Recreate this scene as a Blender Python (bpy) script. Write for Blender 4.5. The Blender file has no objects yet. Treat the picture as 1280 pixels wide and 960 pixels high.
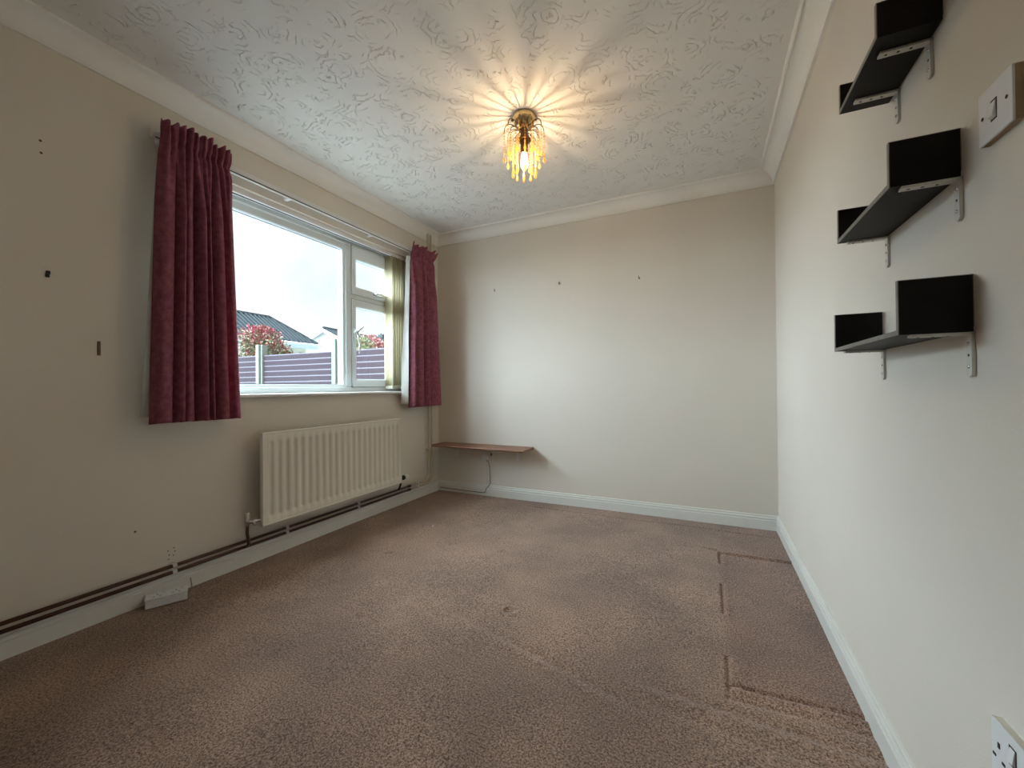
import bpy, bmesh, math, random
from mathutils import Vector, Matrix

# ------------------------------------------------------------------ camera, sky, light
scene = bpy.context.scene
col = scene.collection
PI = math.pi

CAM = Vector((2.2963, -3.2052, 0.9662))
yaw, pitch, roll, fpx = 0.4443, 0.0072, -0.0080, 512.97
cam_data = bpy.data.cameras.new('camera')
cam_data.sensor_fit = 'HORIZONTAL'
cam_data.sensor_width = 36.0
cam_data.lens = 36.0 * fpx / 1280.0
cam_data.clip_start = 0.02
cam_data.clip_end = 500
cam = bpy.data.objects.new('camera', cam_data)
col.objects.link(cam)
_f = Vector((-math.sin(yaw) * math.cos(pitch), math.cos(yaw) * math.cos(pitch), math.sin(pitch)))
_r = Vector((math.cos(yaw), math.sin(yaw), 0))
_u = _r.cross(_f)
_r2 = math.cos(roll) * _r + math.sin(roll) * _u
_u2 = -math.sin(roll) * _r + math.cos(roll) * _u
_m = Matrix((_r2, _u2, -_f)).transposed().to_4x4()
_m.translation = CAM
cam.matrix_world = _m
scene.camera = cam

scene.view_settings.view_transform = 'Standard'
scene.view_settings.look = 'None'
scene.view_settings.exposure = 0.66
scene.view_settings.gamma = 1.0
scene.view_settings.use_curve_mapping = False

SKY_STRENGTH = 0.76
SUN_STRENGTH = 31.0
LAMP_WATTS = 4.1

world = bpy.data.worlds.new('overcast_sky')
scene.world = world
world.use_nodes = True
wt = world.node_tree
wt.nodes.clear()
w_out = wt.nodes.new('ShaderNodeOutputWorld')
w_bg = wt.nodes.new('ShaderNodeBackground')
w_tc = wt.nodes.new('ShaderNodeTexCoord')
w_no = wt.nodes.new('ShaderNodeTexNoise')
w_no.inputs['Scale'].default_value = 3.2
w_no.inputs['Detail'].default_value = 5.0
w_no.inputs['Roughness'].default_value = 0.55
w_ramp = wt.nodes.new('ShaderNodeValToRGB')
w_ramp.color_ramp.elements[0].position = 0.36
w_ramp.color_ramp.elements[0].color = (0.74, 0.82, 0.85, 1)
w_ramp.color_ramp.elements[1].position = 0.56
w_ramp.color_ramp.elements[1].color = (0.98, 1.0, 1.0, 1)
w_bg.inputs['Strength'].default_value = SKY_STRENGTH
wt.links.new(w_tc.outputs['Generated'], w_no.inputs['Vector'])
wt.links.new(w_no.outputs['Fac'], w_ramp.inputs['Fac'])
wt.links.new(w_ramp.outputs['Color'], w_bg.inputs['Color'])
wt.links.new(w_bg.outputs['Background'], w_out.inputs['Surface'])

# hazy sun behind thin cloud, on the garden side of the house
sun_data = bpy.data.lights.new('hazy_sun', 'SUN')
sun_data.energy = SUN_STRENGTH
sun_data.color = (0.73, 0.885, 1.0)
sun_data.angle = math.radians(125)
sun = bpy.data.objects.new('hazy_sun', sun_data)
col.objects.link(sun)
sun.rotation_euler = (-Vector((-0.86, -0.22, 0.44))).to_track_quat('-Z', 'Y').to_euler()
sun.location = (-6, -3, 5)

# ------------------------------------------------------------------ helpers
OFF = {}


class MB:
    """collects geometry in world coordinates; build() links it as ONE mesh object"""
    def __init__(self):
        self.v = []
        self.f = []

    def add(self, vs, fs):
        b = len(self.v)
        self.v += [tuple(p) for p in vs]
        self.f += [tuple(b + i for i in f) for f in fs]
        return self

    def box(self, lo, hi):
        x0, y0, z0 = lo
        x1, y1, z1 = hi
        return self.add([(x0, y0, z0), (x1, y0, z0), (x1, y1, z0), (x0, y1, z0),
                         (x0, y0, z1), (x1, y0, z1), (x1, y1, z1), (x0, y1, z1)],
                        [(0, 3, 2, 1), (4, 5, 6, 7), (0, 1, 5, 4), (1, 2, 6, 5), (2, 3, 7, 6), (3, 0, 4, 7)])

    def obox(self, c, ax, half):
        """oriented box: centre, three unit axes, half sizes"""
        c = Vector(c)
        a = [Vector(q).normalized() * h for q, h in zip(ax, half)]
        vs = []
        for sz in (-1, 1):
            for sx, sy in ((-1, -1), (1, -1), (1, 1), (-1, 1)):
                vs.append(c + sx * a[0] + sy * a[1] + sz * a[2])
        return self.add(vs, [(0, 3, 2, 1), (4, 5, 6, 7), (0, 1, 5, 4), (1, 2, 6, 5), (2, 3, 7, 6), (3, 0, 4, 7)])

    def prism(self, poly, axis, a, b):
        """2D polygon swept along an axis ('x','y','z') from a to b; poly gives the other two coords in order"""
        def P(q, t):
            if axis == 'x':
                return (t, q[0], q[1])
            if axis == 'y':
                return (q[0], t, q[1])
            return (q[0], q[1], t)
        n = len(poly)
        vs = [P(q, a) for q in poly] + [P(q, b) for q in poly]
        fs = [(i, (i + 1) % n, n + (i + 1) % n, n + i) for i in range(n)]
        fs += [tuple(range(n - 1, -1, -1)), tuple(range(n, 2 * n))]
        return self.add(vs, fs)

    def tube(self, path, r, n=10, caps=True):
        pts = [Vector(q) for q in path]
        rr = r if isinstance(r, (list, tuple)) else [r] * len(pts)
        vs, fs = [], []
        prev = None
        for i, q in enumerate(pts):
            if i == 0:
                t = pts[1] - pts[0]
            elif i == len(pts) - 1:
                t = pts[-1] - pts[-2]
            else:
                t = (pts[i + 1] - q).normalized() + (q - pts[i - 1]).normalized()
            t.normalize()
            if prev is None:
                h = Vector((0, 0, 1)) if abs(t.z) < 0.9 else Vector((1, 0, 0))
                s = t.cross(h).normalized()
            else:
                s = (prev - t * prev.dot(t)).normalized()
            prev = s
            u = t.cross(s)
            for k in range(n):
                a = 2 * PI * k / n
                vs.append(q + rr[i] * (math.cos(a) * s + math.sin(a) * u))
        for i in range(len(pts) - 1):
            for k in range(n):
                k2 = (k + 1) % n
                fs.append((i * n + k, i * n + k2, (i + 1) * n + k2, (i + 1) * n + k))
        if caps:
            fs.append(tuple(range(n - 1, -1, -1)))
            fs.append(tuple(range((len(pts) - 1) * n, len(pts) * n)))
        return self.add(vs, fs)

    def lathe(self, prof, c, axis=(0, 0, 1), n=24):
        """profile of (radius, height) turned about an axis through c"""
        c = Vector(c)
        a = Vector(axis).normalized()
        h = Vector((1, 0, 0)) if abs(a.x) < 0.9 else Vector((0, 1, 0))
        s = a.cross(h).normalized()
        u = a.cross(s)
        vs, fs = [], []
        for r, z in prof:
            for k in range(n):
                t = 2 * PI * k / n
                vs.append(c + a * z + max(r, 1e-5) * (math.cos(t) * s + math.sin(t) * u))
        for i in range(len(prof) - 1):
            for k in range(n):
                k2 = (k + 1) % n
                fs.append((i * n + k, i * n + k2, (i + 1) * n + k2, (i + 1) * n + k))
        fs.append(tuple(range(n - 1, -1, -1)))
        fs.append(tuple(range((len(prof) - 1) * n, len(prof) * n)))
        return self.add(vs, fs)

    def ball(self, c, r, n=8, m=6, sc=(1, 1, 1)):
        c = Vector(c)
        vs = [c + Vector((0, 0, r * sc[2]))]
        for i in range(1, m):
            th = PI * i / m
            for k in range(n):
                ph = 2 * PI * k / n
                vs.append(c + Vector((r * sc[0] * math.sin(th) * math.cos(ph), r * sc[1] * math.sin(th) * math.sin(ph), r * sc[2] * math.cos(th))))
        vs.append(c - Vector((0, 0, r * sc[2])))
        fs = [(0, 1 + k, 1 + (k + 1) % n) for k in range(n)]
        for i in range(m - 2):
            for k in range(n):
                k2 = (k + 1) % n
                fs.append((1 + i * n + k, 1 + (i + 1) * n + k, 1 + (i + 1) * n + k2, 1 + i * n + k2))
        L = len(vs) - 1
        fs += [(L, 1 + (m - 2) * n + (k + 1) % n, 1 + (m - 2) * n + k) for k in range(n)]
        return self.add(vs, fs)

    def grid(self, fn, nu, nv):
        vs = [fn(i / nu, j / nv) for j in range(nv + 1) for i in range(nu + 1)]
        fs = [(j * (nu + 1) + i, j * (nu + 1) + i + 1, (j + 1) * (nu + 1) + i + 1, (j + 1) * (nu + 1) + i)
              for j in range(nv) for i in range(nu)]
        return self.add(vs, fs)

    def build(self, name, mat, parent=None, smooth=False, bevel=0.0, seg=2, label=None, solid=0.0, recalc=True, kind=None):
        off = OFF.get(parent.name, Vector((0, 0, 0))) if parent else Vector((0, 0, 0))
        me = bpy.data.meshes.new(name)
        me.from_pydata([(p[0] - off.x, p[1] - off.y, p[2] - off.z) for p in self.v], [], self.f)
        if recalc:
            bm = bmesh.new()
            bm.from_mesh(me)
            bmesh.ops.recalc_face_normals(bm, faces=bm.faces)
            bm.to_mesh(me)
            bm.free()
        me.materials.append(mat)
        if smooth:
            for p in me.polygons:
                p.use_smooth = True
        me.update()
        o = bpy.data.objects.new(name, me)
        col.objects.link(o)
        if parent:
            o.parent = parent
            OFF[o.name] = off
        else:
            OFF[o.name] = Vector((0, 0, 0))
        if bevel > 0:
            b = o.modifiers.new('bevel', 'BEVEL')
            b.width = bevel
            b.segments = seg
            b.limit_method = 'ANGLE'
            b.angle_limit = math.radians(40)
            for p in me.polygons:
                p.use_smooth = True
            wn = o.modifiers.new('normals', 'WEIGHTED_NORMAL')
            wn.keep_sharp = True
        if solid > 0:
            s = o.modifiers.new('thickness', 'SOLIDIFY')
            s.thickness = solid
            s.offset = 0
        if label:
            o['label'] = label
        if kind:
            o['kind'] = kind
        return o


def thing(name, label, cat, loc, group=None, kind=None):
    o = bpy.data.objects.new(name, None)
    o.empty_display_size = 0.05
    col.objects.link(o)
    o.location = loc
    OFF[o.name] = Vector(loc)
    tag(o, label, cat, group, kind)
    return o


def tag(o, label=None, cat=None, group=None, kind=None):
    if label:
        o['label'] = label
    if cat:
        o['category'] = cat
    if group:
        o['group'] = group
    if kind:
        o['kind'] = kind
    return o


# ------------------------------------------------------------------ materials
def new_mat(name):
    m = bpy.data.materials.new(name)
    m.use_nodes = True
    nt = m.node_tree
    b = nt.nodes['Principled BSDF']
    return m, nt, b


def node(nt, typ, **kw):
    n = nt.nodes.new(typ)
    for k, v in kw.items():
        if k in n.inputs:
            n.inputs[k].default_value = v
        else:
            setattr(n, k, v)
    return n


def plain(name, color, rough=0.5, metal=0.0, var=0.06, scale=30.0, bump=0.0, bscale=200.0, spec=0.5):
    """a procedural material: base colour with a little noise in it, optional fine relief"""
    m, nt, b = new_mat(name)
    tc = node(nt, 'ShaderNodeTexCoord')
    no = node(nt, 'ShaderNodeTexNoise', Scale=scale, Detail=3.0)
    nt.links.new(tc.outputs['Object'], no.inputs['Vector'])
    mx = node(nt, 'ShaderNodeMix', data_type='RGBA')
    lo = [max(0, c * (1 - var)) for c in color] + [1]
    hi = [min(1, c * (1 + var)) for c in color] + [1]
    mx.inputs[6].default_value = lo
    mx.inputs[7].default_value = hi
    nt.links.new(no.outputs['Fac'], mx.inputs[0])
    nt.links.new(mx.outputs[2], b.inputs['Base Color'])
    b.inputs['Roughness'].default_value = rough
    b.inputs['Metallic'].default_value = metal
    b.inputs['Specular IOR Level'].default_value = spec
    if bump > 0:
        n2 = node(nt, 'ShaderNodeTexNoise', Scale=bscale, Detail=2.0)
        nt.links.new(tc.outputs['Object'], n2.inputs['Vector'])
        bp = node(nt, 'ShaderNodeBump', Strength=bump, Distance=0.002)
        nt.links.new(n2.outputs['Fac'], bp.inputs['Height'])
        nt.links.new(bp.outputs['Normal'], b.inputs['Normal'])
    return m


X0_CEIL, X1_CEIL = -0.010, 2.713
M = {}
M['wall'] = plain('magnolia_emulsion', (0.735, 0.675, 0.592), 0.75, var=0.03, scale=3.0, bump=0.18, bscale=420, spec=0.25)
M['cove'] = plain('white_plaster', (0.88, 0.865, 0.83), 0.55, var=0.02, scale=8.0, spec=0.3)
M['gloss'] = plain('white_gloss_paint', (0.76, 0.755, 0.71), 0.35, var=0.03, scale=14.0)
M['upvc'] = plain('white_upvc', (0.77, 0.84, 0.87), 0.3, var=0.01)
M['rad'] = plain('cream_radiator_enamel', (0.77, 0.72, 0.63), 0.35, var=0.02)
M['copper'] = plain('brown_painted_copper', (0.075, 0.030, 0.022), 0.35, 0.25, var=0.25, scale=40)
M['pipecream'] = plain('cream_painted_pipe', (0.60, 0.54, 0.43), 0.35, var=0.05)
M['white'] = plain('white_plastic', (0.76, 0.76, 0.76), 0.35, var=0.02)
M['creamplastic'] = plain('cream_plastic', (0.70, 0.66, 0.55), 0.4, var=0.04)
M['dark'] = plain('dark_plastic', (0.012, 0.012, 0.014), 0.4)
M['black'] = plain('black_shelf_laminate', (0.0035, 0.0036, 0.004), 0.55, var=0.15, scale=90, spec=0.2)
M['under'] = M['black']
M['edge'] = plain('worn_grey_edge', (0.23, 0.215, 0.19), 0.6, var=0.3, scale=50)
M['zinc'] = plain('zinc_plated_steel', (0.62, 0.61, 0.56), 0.42, 0.35, var=0.08, scale=60)
M['chrome'] = plain('chrome', (0.62, 0.62, 0.62), 0.18, 0.9)
M['brass'] = plain('antique_brass', (0.55, 0.45, 0.26), 0.24, 0.9, var=0.2, scale=60)
M['bronze'] = plain('dark_bronze_wire', (0.10, 0.06, 0.035), 0.35, 0.8)
M['vane'] = plain('cream_blind_fabric', (0.56, 0.50, 0.32), 0.8, var=0.08, scale=180)
M['lining'] = plain('white_curtain_lining', (0.72, 0.72, 0.68), 0.85, var=0.05, scale=20, bump=0.2, bscale=30)
M['cable'] = plain('grey_cable', (0.22, 0.19, 0.15), 0.5)
M['concrete'] = plain('concrete_post', (0.18, 0.195, 0.17), 0.9, var=0.3, scale=25, bump=0.4, bscale=80)
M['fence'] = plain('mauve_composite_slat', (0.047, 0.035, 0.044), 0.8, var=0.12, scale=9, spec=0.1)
M['fence_bright_line'] = plain('pale_lilac_bright_line', (0.16, 0.145, 0.17), 0.8, spec=0.1)  # pale colour paints in the bright line along each slat
M['pattress'] = plain('brown_beige_pattress', (0.40, 0.28, 0.17), 0.6, var=0.15, scale=60)  # brown tone on the sides of the switch's back box
M['render'] = plain('pale_blue_render', (0.54, 0.60, 0.61), 0.9, var=0.04, scale=2)
M['cream_render'] = plain('cream_render', (0.62, 0.63, 0.52), 0.9, var=0.05, scale=2)
M['fascia'] = plain('pale_blue_fascia', (0.60, 0.72, 0.76), 0.5)
M['bounce_ground'] = plain('neutral_bounce_ground', (0.27, 0.265, 0.25), 0.95, var=0.3, scale=12)  # unseen ground, greyed so the light it bounces onto the ceiling stays neutral
M['hole'] = plain('dark_hole', (0.03, 0.025, 0.02), 0.8)
M['plug'] = plain('brown_wall_plug', (0.10, 0.055, 0.035), 0.6)
M['filler'] = plain('brown_strip', (0.17, 0.125, 0.095), 0.8, var=0.2, scale=80)
M['stem'] = plain('shrub_bark', (0.10, 0.07, 0.05), 0.9, var=0.3, scale=40)


def wood_mat():
    m, nt, b = new_mat('red_brown_wood')
    tc = node(nt, 'ShaderNodeTexCoord')
    mp = node(nt, 'ShaderNodeMapping')
    mp.inputs['Scale'].default_value = (3.0, 60.0, 60.0)
    no = node(nt, 'ShaderNodeTexNoise', Scale=1.6, Detail=5.0, Roughness=0.6)
    rp = node(nt, 'ShaderNodeValToRGB')
    rp.color_ramp.elements[0].position = 0.3
    rp.color_ramp.elements[0].color = (0.16, 0.065, 0.035, 1)
    rp.color_ramp.elements[1].position = 0.7
    rp.color_ramp.elements[1].color = (0.36, 0.18, 0.11, 1)
    nt.links.new(tc.outputs['Object'], mp.inputs['Vector'])
    nt.links.new(mp.outputs['Vector'], no.inputs['Vector'])
    nt.links.new(no.outputs['Fac'], rp.inputs['Fac'])
    nt.links.new(rp.outputs['Color'], b.inputs['Base Color'])
    b.inputs['Roughness'].default_value = 0.4
    return m


def carpet_mat():
    m, nt, b = new_mat('mottled_brown_carpet')
    tc = node(nt, 'ShaderNodeTexCoord')
    fine = node(nt, 'ShaderNodeTexNoise', Scale=300.0, Detail=3.0, Roughness=0.75)
    mid = node(nt, 'ShaderNodeTexNoise', Scale=150.0, Detail=2.0)
    big = node(nt, 'ShaderNodeTexNoise', Scale=2.2, Detail=4.0, Roughness=0.6)
    mp = node(nt, 'ShaderNodeMapping')
    mp.inputs['Scale'].default_value = (1.0, 1.0, 1.0)
    for n in (fine, mid, big):
        nt.links.new(tc.outputs['Object'], n.inputs['Vector'])
    add = node(nt, 'ShaderNodeMath', operation='ADD')
    nt.links.new(fine.outputs['Fac'], add.inputs[0])
    nt.links.new(mid.outputs['Fac'], add.inputs[1])
    half = node(nt, 'ShaderNodeMath', operation='MULTIPLY')
    nt.links.new(add.outputs[0], half.inputs[0])
    half.inputs[1].default_value = 0.5
    rp = node(nt, 'ShaderNodeValToRGB')
    rp.color_ramp.elements[0].position = 0.38
    rp.color_ramp.elements[0].color = (0.082, 0.040, 0.027, 1)
    rp.color_ramp.elements[1].position = 0.62
    rp.color_ramp.elements[1].color = (0.49, 0.33, 0.245, 1)
    nt.links.new(half.outputs[0], rp.inputs['Fac'])
    # tread wear: pile lies lighter in patches
    rp2 = node(nt, 'ShaderNodeValToRGB')
    rp2.color_ramp.elements[0].position = 0.38
    rp2.color_ramp.elements[0].color = (0.80, 0.79, 0.78, 1)
    rp2.color_ramp.elements[1].position = 0.68
    rp2.color_ramp.elements[1].color = (1.22, 1.20, 1.17, 1)
    nt.links.new(big.outputs['Fac'], rp2.inputs['Fac'])
    mx = node(nt, 'ShaderNodeMix', data_type='RGBA', blend_type='MULTIPLY')
    mx.inputs[0].default_value = 1.0
    nt.links.new(rp.outputs['Color'], mx.inputs[6])
    nt.links.new(rp2.outputs['Color'], mx.inputs[7])
    # unworn, darker pile where a bed base stood along the wall
    sx = node(nt, 'ShaderNodeSeparateXYZ')
    nt.links.new(tc.outputs['Object'], sx.inputs[0])
    m1 = node(nt, 'ShaderNodeMapRange', interpolation_type='SMOOTHSTEP')
    m1.inputs['From Min'].default_value = 2.33
    m1.inputs['From Max'].default_value = 2.38
    nt.links.new(sx.outputs['X'], m1.inputs['Value'])
    m2 = node(nt, 'ShaderNodeMapRange', interpolation_type='SMOOTHSTEP')
    m2.inputs['From Min'].default_value = -1.74
    m2.inputs['From Max'].default_value = -1.69
    nt.links.new(sx.outputs['Y'], m2.inputs['Value'])
    mm = node(nt, 'ShaderNodeMath', operation='MULTIPLY')
    nt.links.new(m1.outputs[0], mm.inputs[0])
    nt.links.new(m2.outputs[0], mm.inputs[1])
    mk = node(nt, 'ShaderNodeMix', data_type='RGBA')
    mk.inputs[6].default_value = (1.0, 1.0, 1.0, 1)
    mk.inputs[7].default_value = (0.84, 0.80, 0.80, 1)
    nt.links.new(mm.outputs[0], mk.inputs[0])
    mz = node(nt, 'ShaderNodeMix', data_type='RGBA', blend_type='MULTIPLY')
    mz.inputs[0].default_value = 1.0
    nt.links.new(mx.outputs[2], mz.inputs[6])
    nt.links.new(mk.outputs[2], mz.inputs[7])
    nt.links.new(mz.outputs[2], b.inputs['Base Color'])
    b.inputs['Roughness'].default_value = 0.95
    b.inputs['Specular IOR Level'].default_value = 0.1
    b.inputs['Sheen Weight'].default_value = 0.25
    b.inputs['Sheen Roughness'].default_value = 0.5
    bp = node(nt, 'ShaderNodeBump', Strength=0.9, Distance=0.004)
    nt.links.new(half.outputs[0], bp.inputs['Height'])
    nt.links.new(bp.outputs['Normal'], b.inputs['Normal'])
    return m


def artex_mat():
    """white ceiling with swirled texture plaster; smooth margin along the coving"""
    m, nt, b = new_mat('swirled_texture_plaster')
    L = nt.links.new
    tc = node(nt, 'ShaderNodeTexCoord')
    mp = node(nt, 'ShaderNodeMapping')
    mp.inputs['Scale'].default_value = (1, 1, 0)
    L(tc.outputs['Object'], mp.inputs['Vector'])
    wob = node(nt, 'ShaderNodeTexNoise', Scale=14.0, Detail=3.0)
    L(mp.outputs['Vector'], wob.inputs['Vector'])
    wsub = node(nt, 'ShaderNodeVectorMath', operation='SUBTRACT')
    L(wob.outputs['Color'], wsub.inputs[0])
    wsub.inputs[1].default_value = (0.5, 0.5, 0.5)
    wsc = node(nt, 'ShaderNodeVectorMath', operation='SCALE')
    L(wsub.outputs[0], wsc.inputs[0])
    wsc.inputs['Scale'].default_value = 0.075
    wadd = node(nt, 'ShaderNodeVectorMath', operation='ADD')
    L(mp.outputs['Vector'], wadd.inputs[0])
    L(wsc.outputs[0], wadd.inputs[1])
    vor = node(nt, 'ShaderNodeTexVoronoi', voronoi_dimensions='2D', Scale=6.5, Randomness=1.0)
    L(mp.outputs['Vector'], vor.inputs['Vector'])
    dist = node(nt, 'ShaderNodeVectorMath', operation='DISTANCE')
    L(wadd.outputs[0], dist.inputs[0])
    L(vor.outputs['Position'], dist.inputs[1])
    mul = node(nt, 'ShaderNodeMath', operation='MULTIPLY')
    L(dist.outputs['Value'], mul.inputs[0])
    mul.inputs[1].default_value = 2 * PI / 0.027
    sn = node(nt, 'ShaderNodeMath', operation='SINE')
    L(mul.outputs[0], sn.inputs[0])
    ridge = node(nt, 'ShaderNodeMapRange', interpolation_type='SMOOTHSTEP')
    ridge.inputs['From Min'].default_value = 0.84
    ridge.inputs['From Max'].default_value = 1.0
    L(sn.outputs[0], ridge.inputs['Value'])
    msk = node(nt, 'ShaderNodeTexNoise', Scale=11.0, Detail=4.0, Roughness=0.6)
    L(mp.outputs['Vector'], msk.inputs['Vector'])
    mskr = node(nt, 'ShaderNodeMapRange', interpolation_type='SMOOTHSTEP')
    mskr.inputs['From Min'].default_value = 0.48
    mskr.inputs['From Max'].default_value = 0.60
    L(msk.outputs['Fac'], mskr.inputs['Value'])
    h1 = node(nt, 'ShaderNodeMath', operation='MULTIPLY')
    L(ridge.outputs[0], h1.inputs[0])
    L(mskr.outputs[0], h1.inputs[1])
    # small crumbs pulled up by the comb
    cr = node(nt, 'ShaderNodeTexNoise', Scale=70.0, Detail=3.0, Roughness=0.6)
    L(wadd.outputs[0], cr.inputs['Vector'])
    crr = node(nt, 'ShaderNodeMapRange', interpolation_type='SMOOTHSTEP')
    crr.inputs['From Min'].default_value = 0.60
    crr.inputs['From Max'].default_value = 0.72
    L(cr.outputs['Fac'], crr.inputs['Value'])
    crm = node(nt, 'ShaderNodeMath', operation='MULTIPLY')
    L(crr.outputs[0], crm.inputs[0])
    L(mskr.outputs[0], crm.inputs[1])
    h2 = node(nt, 'ShaderNodeMath', operation='MULTIPLY_ADD')
    L(crm.outputs[0], h2.inputs[0])
    h2.inputs[1].default_value = 1.0
    L(h1.outputs[0], h2.inputs[2])
    fine = node(nt, 'ShaderNodeTexNoise', Scale=140.0, Detail=2.0)
    L(mp.outputs['Vector'], fine.inputs['Vector'])
    h3 = node(nt, 'ShaderNodeMath', operation='MULTIPLY_ADD')
    L(fine.outputs['Fac'], h3.inputs[0])
    h3.inputs[1].default_value = 0.10
    L(h2.outputs[0], h3.inputs[2])
    # smooth hand-trowelled margin beside the coving
    sx = node(nt, 'ShaderNodeSeparateXYZ')
    L(tc.outputs['Object'], sx.inputs[0])
    prev = h3.outputs[0]
    for ax, e0, e1 in (('X', X0_CEIL + 0.100, X0_CEIL + 0.125), ('X', X1_CEIL - 0.115, X1_CEIL - 0.135), ('Y', -0.095, -0.115)):
        r = node(nt, 'ShaderNodeMapRange', interpolation_type='SMOOTHSTEP')
        r.inputs['From Min'].default_value = e0
        r.inputs['From Max'].default_value = e1
        if e0 > e1:
            r.inputs['From Min'].default_value, r.inputs['From Max'].default_value = e1, e0
            r.inputs['To Min'].default_value, r.inputs['To Max'].default_value = 1.0, 0.0
        L(sx.outputs[ax], r.inputs['Value'])
        mm = node(nt, 'ShaderNodeMath', operation='MULTIPLY')
        L(prev, mm.inputs[0])
        L(r.outputs[0], mm.inputs[1])
        prev = mm.outputs[0]
    bp = node(nt, 'ShaderNodeBump', Strength=1.0, Distance=0.0048)
    L(prev, bp.inputs['Height'])
    bp.invert = False
    L(bp.outputs['Normal'], b.inputs['Normal'])
    b.inputs['Base Color'].default_value = (0.83, 0.82, 0.80, 1)
    b.inputs['Roughness'].default_value = 0.75
    b.inputs['Specular IOR Level'].default_value = 0.25
    return m


def curtain_mat():
    m, nt, b = new_mat('plum_damask_curtain')
    L = nt.links.new
    tc = node(nt, 'ShaderNodeTexCoord')
    n1 = node(nt, 'ShaderNodeTexNoise', Scale=38.0, Detail=4.0, Roughness=0.65)
    n2 = node(nt, 'ShaderNodeTexNoise', Scale=400.0, Detail=1.0)
    L(tc.outputs['Object'], n1.inputs['Vector'])
    L(tc.outputs['Object'], n2.inputs['Vector'])
    rp = node(nt, 'ShaderNodeValToRGB')
    rp.color_ramp.elements[0].position = 0.40
    rp.color_ramp.elements[0].color = (0.265, 0.082, 0.120, 1)
    rp.color_ramp.elements[1].position = 0.62
    rp.color_ramp.elements[1].color = (0.43, 0.155, 0.212, 1)
    L(n1.outputs['Fac'], rp.inputs['Fac'])
    L(rp.outputs['Color'], b.inputs['Base Color'])
    b.inputs['Roughness'].default_value = 0.85
    b.inputs['Specular IOR Level'].default_value = 0.2
    b.inputs['Sheen Weight'].default_value = 0.2
    b.inputs['Sheen Tint'].default_value = (0.8, 0.4, 0.5, 1)
    bp = node(nt, 'ShaderNodeBump', Strength=0.25, Distance=0.001)
    L(n2.outputs['Fac'], bp.inputs['Height'])
    L(bp.outputs['Normal'], b.inputs['Normal'])
    tr = node(nt, 'ShaderNodeBsdfTranslucent')
    tr.inputs['Color'].default_value = (0.42, 0.08, 0.13, 1)
    ms = node(nt, 'ShaderNodeMixShader')
    ms.inputs[0].default_value = 0.32
    out = nt.nodes['Material Output']
    L(b.outputs[0], ms.inputs[1])
    L(tr.outputs[0], ms.inputs[2])
    L(ms.outputs[0], out.inputs['Surface'])
    return m


def glass_mat(name='window_glass', tint=(0.97, 0.99, 0.99), gloss=0.06, rough=0.02):
    m, nt, b = new_mat(name)
    L = nt.links.new
    nt.nodes.remove(b)
    tr = node(nt, 'ShaderNodeBsdfTransparent')
    tr.inputs['Color'].default_value = (*tint, 1)
    gl = node(nt, 'ShaderNodeBsdfGlossy')
    gl.inputs['Roughness'].default_value = rough
    fr = node(nt, 'ShaderNodeFresnel', IOR=1.4)
    # the back of each pane face reflects no more than its front: no false total reflection inside the sheet
    ge = node(nt, 'ShaderNodeNewGeometry')
    inv = node(nt, 'ShaderNodeMath', operation='SUBTRACT')
    inv.inputs[0].default_value = 1.0
    L(ge.outputs['Backfacing'], inv.inputs[1])
    mu = node(nt, 'ShaderNodeMath', operation='MULTIPLY')
    L(fr.outputs[0], mu.inputs[0])
    L(inv.outputs[0], mu.inputs[1])
    ms = node(nt, 'ShaderNodeMixShader')
    L(mu.outputs[0], ms.inputs[0])
    L(tr.outputs[0], ms.inputs[1])
    L(gl.outputs[0], ms.inputs[2])
    L(ms.outputs[0], nt.nodes['Material Output'].inputs['Surface'])
    return m


def bead_mat():
    """faceted amber acrylic: partly clear, partly catching the bulb's light"""
    m, nt, b = new_mat('amber_acrylic_bead')
    L = nt.links.new
    b.inputs['Base Color'].default_value = (0.66, 0.44, 0.20, 1)
    b.inputs['Roughness'].default_value = 0.12
    tl = node(nt, 'ShaderNodeBsdfTranslucent')
    tl.inputs['Color'].default_value = (0.85, 0.54, 0.18, 1)
    tr = node(nt, 'ShaderNodeBsdfTransparent')
    tr.inputs['Color'].default_value = (1.0, 0.90, 0.68, 1)
    m1 = node(nt, 'ShaderNodeMixShader')
    m1.inputs[0].default_value = 0.30
    L(b.outputs[0], m1.inputs[1])
    L(tl.outputs[0], m1.inputs[2])
    m2 = node(nt, 'ShaderNodeMixShader')
    m2.inputs[0].default_value = 0.62
    L(m1.outputs[0], m2.inputs[1])
    L(tr.outputs[0], m2.inputs[2])
    L(m2.outputs[0], nt.nodes['Material Output'].inputs['Surface'])
    return m


def bulb_mat():
    m, nt, b = new_mat('lit_bulb_glass')
    L = nt.links.new
    nt.nodes.remove(b)
    em = node(nt, 'ShaderNodeEmission')
    em.inputs['Color'].default_value = (1.0, 0.80, 0.42, 1)
    em.inputs['Strength'].default_value = 5.0
    tr = node(nt, 'ShaderNodeBsdfTransparent')
    ad = node(nt, 'ShaderNodeAddShader')
    L(em.outputs[0], ad.inputs[0])
    L(tr.outputs[0], ad.inputs[1])
    L(ad.outputs[0], nt.nodes['Material Output'].inputs['Surface'])
    return m


def roof_mat():
    return plain('slate_grey_tile', (0.048, 0.060, 0.067), 0.8, var=0.3, scale=6, spec=0.15)


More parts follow.
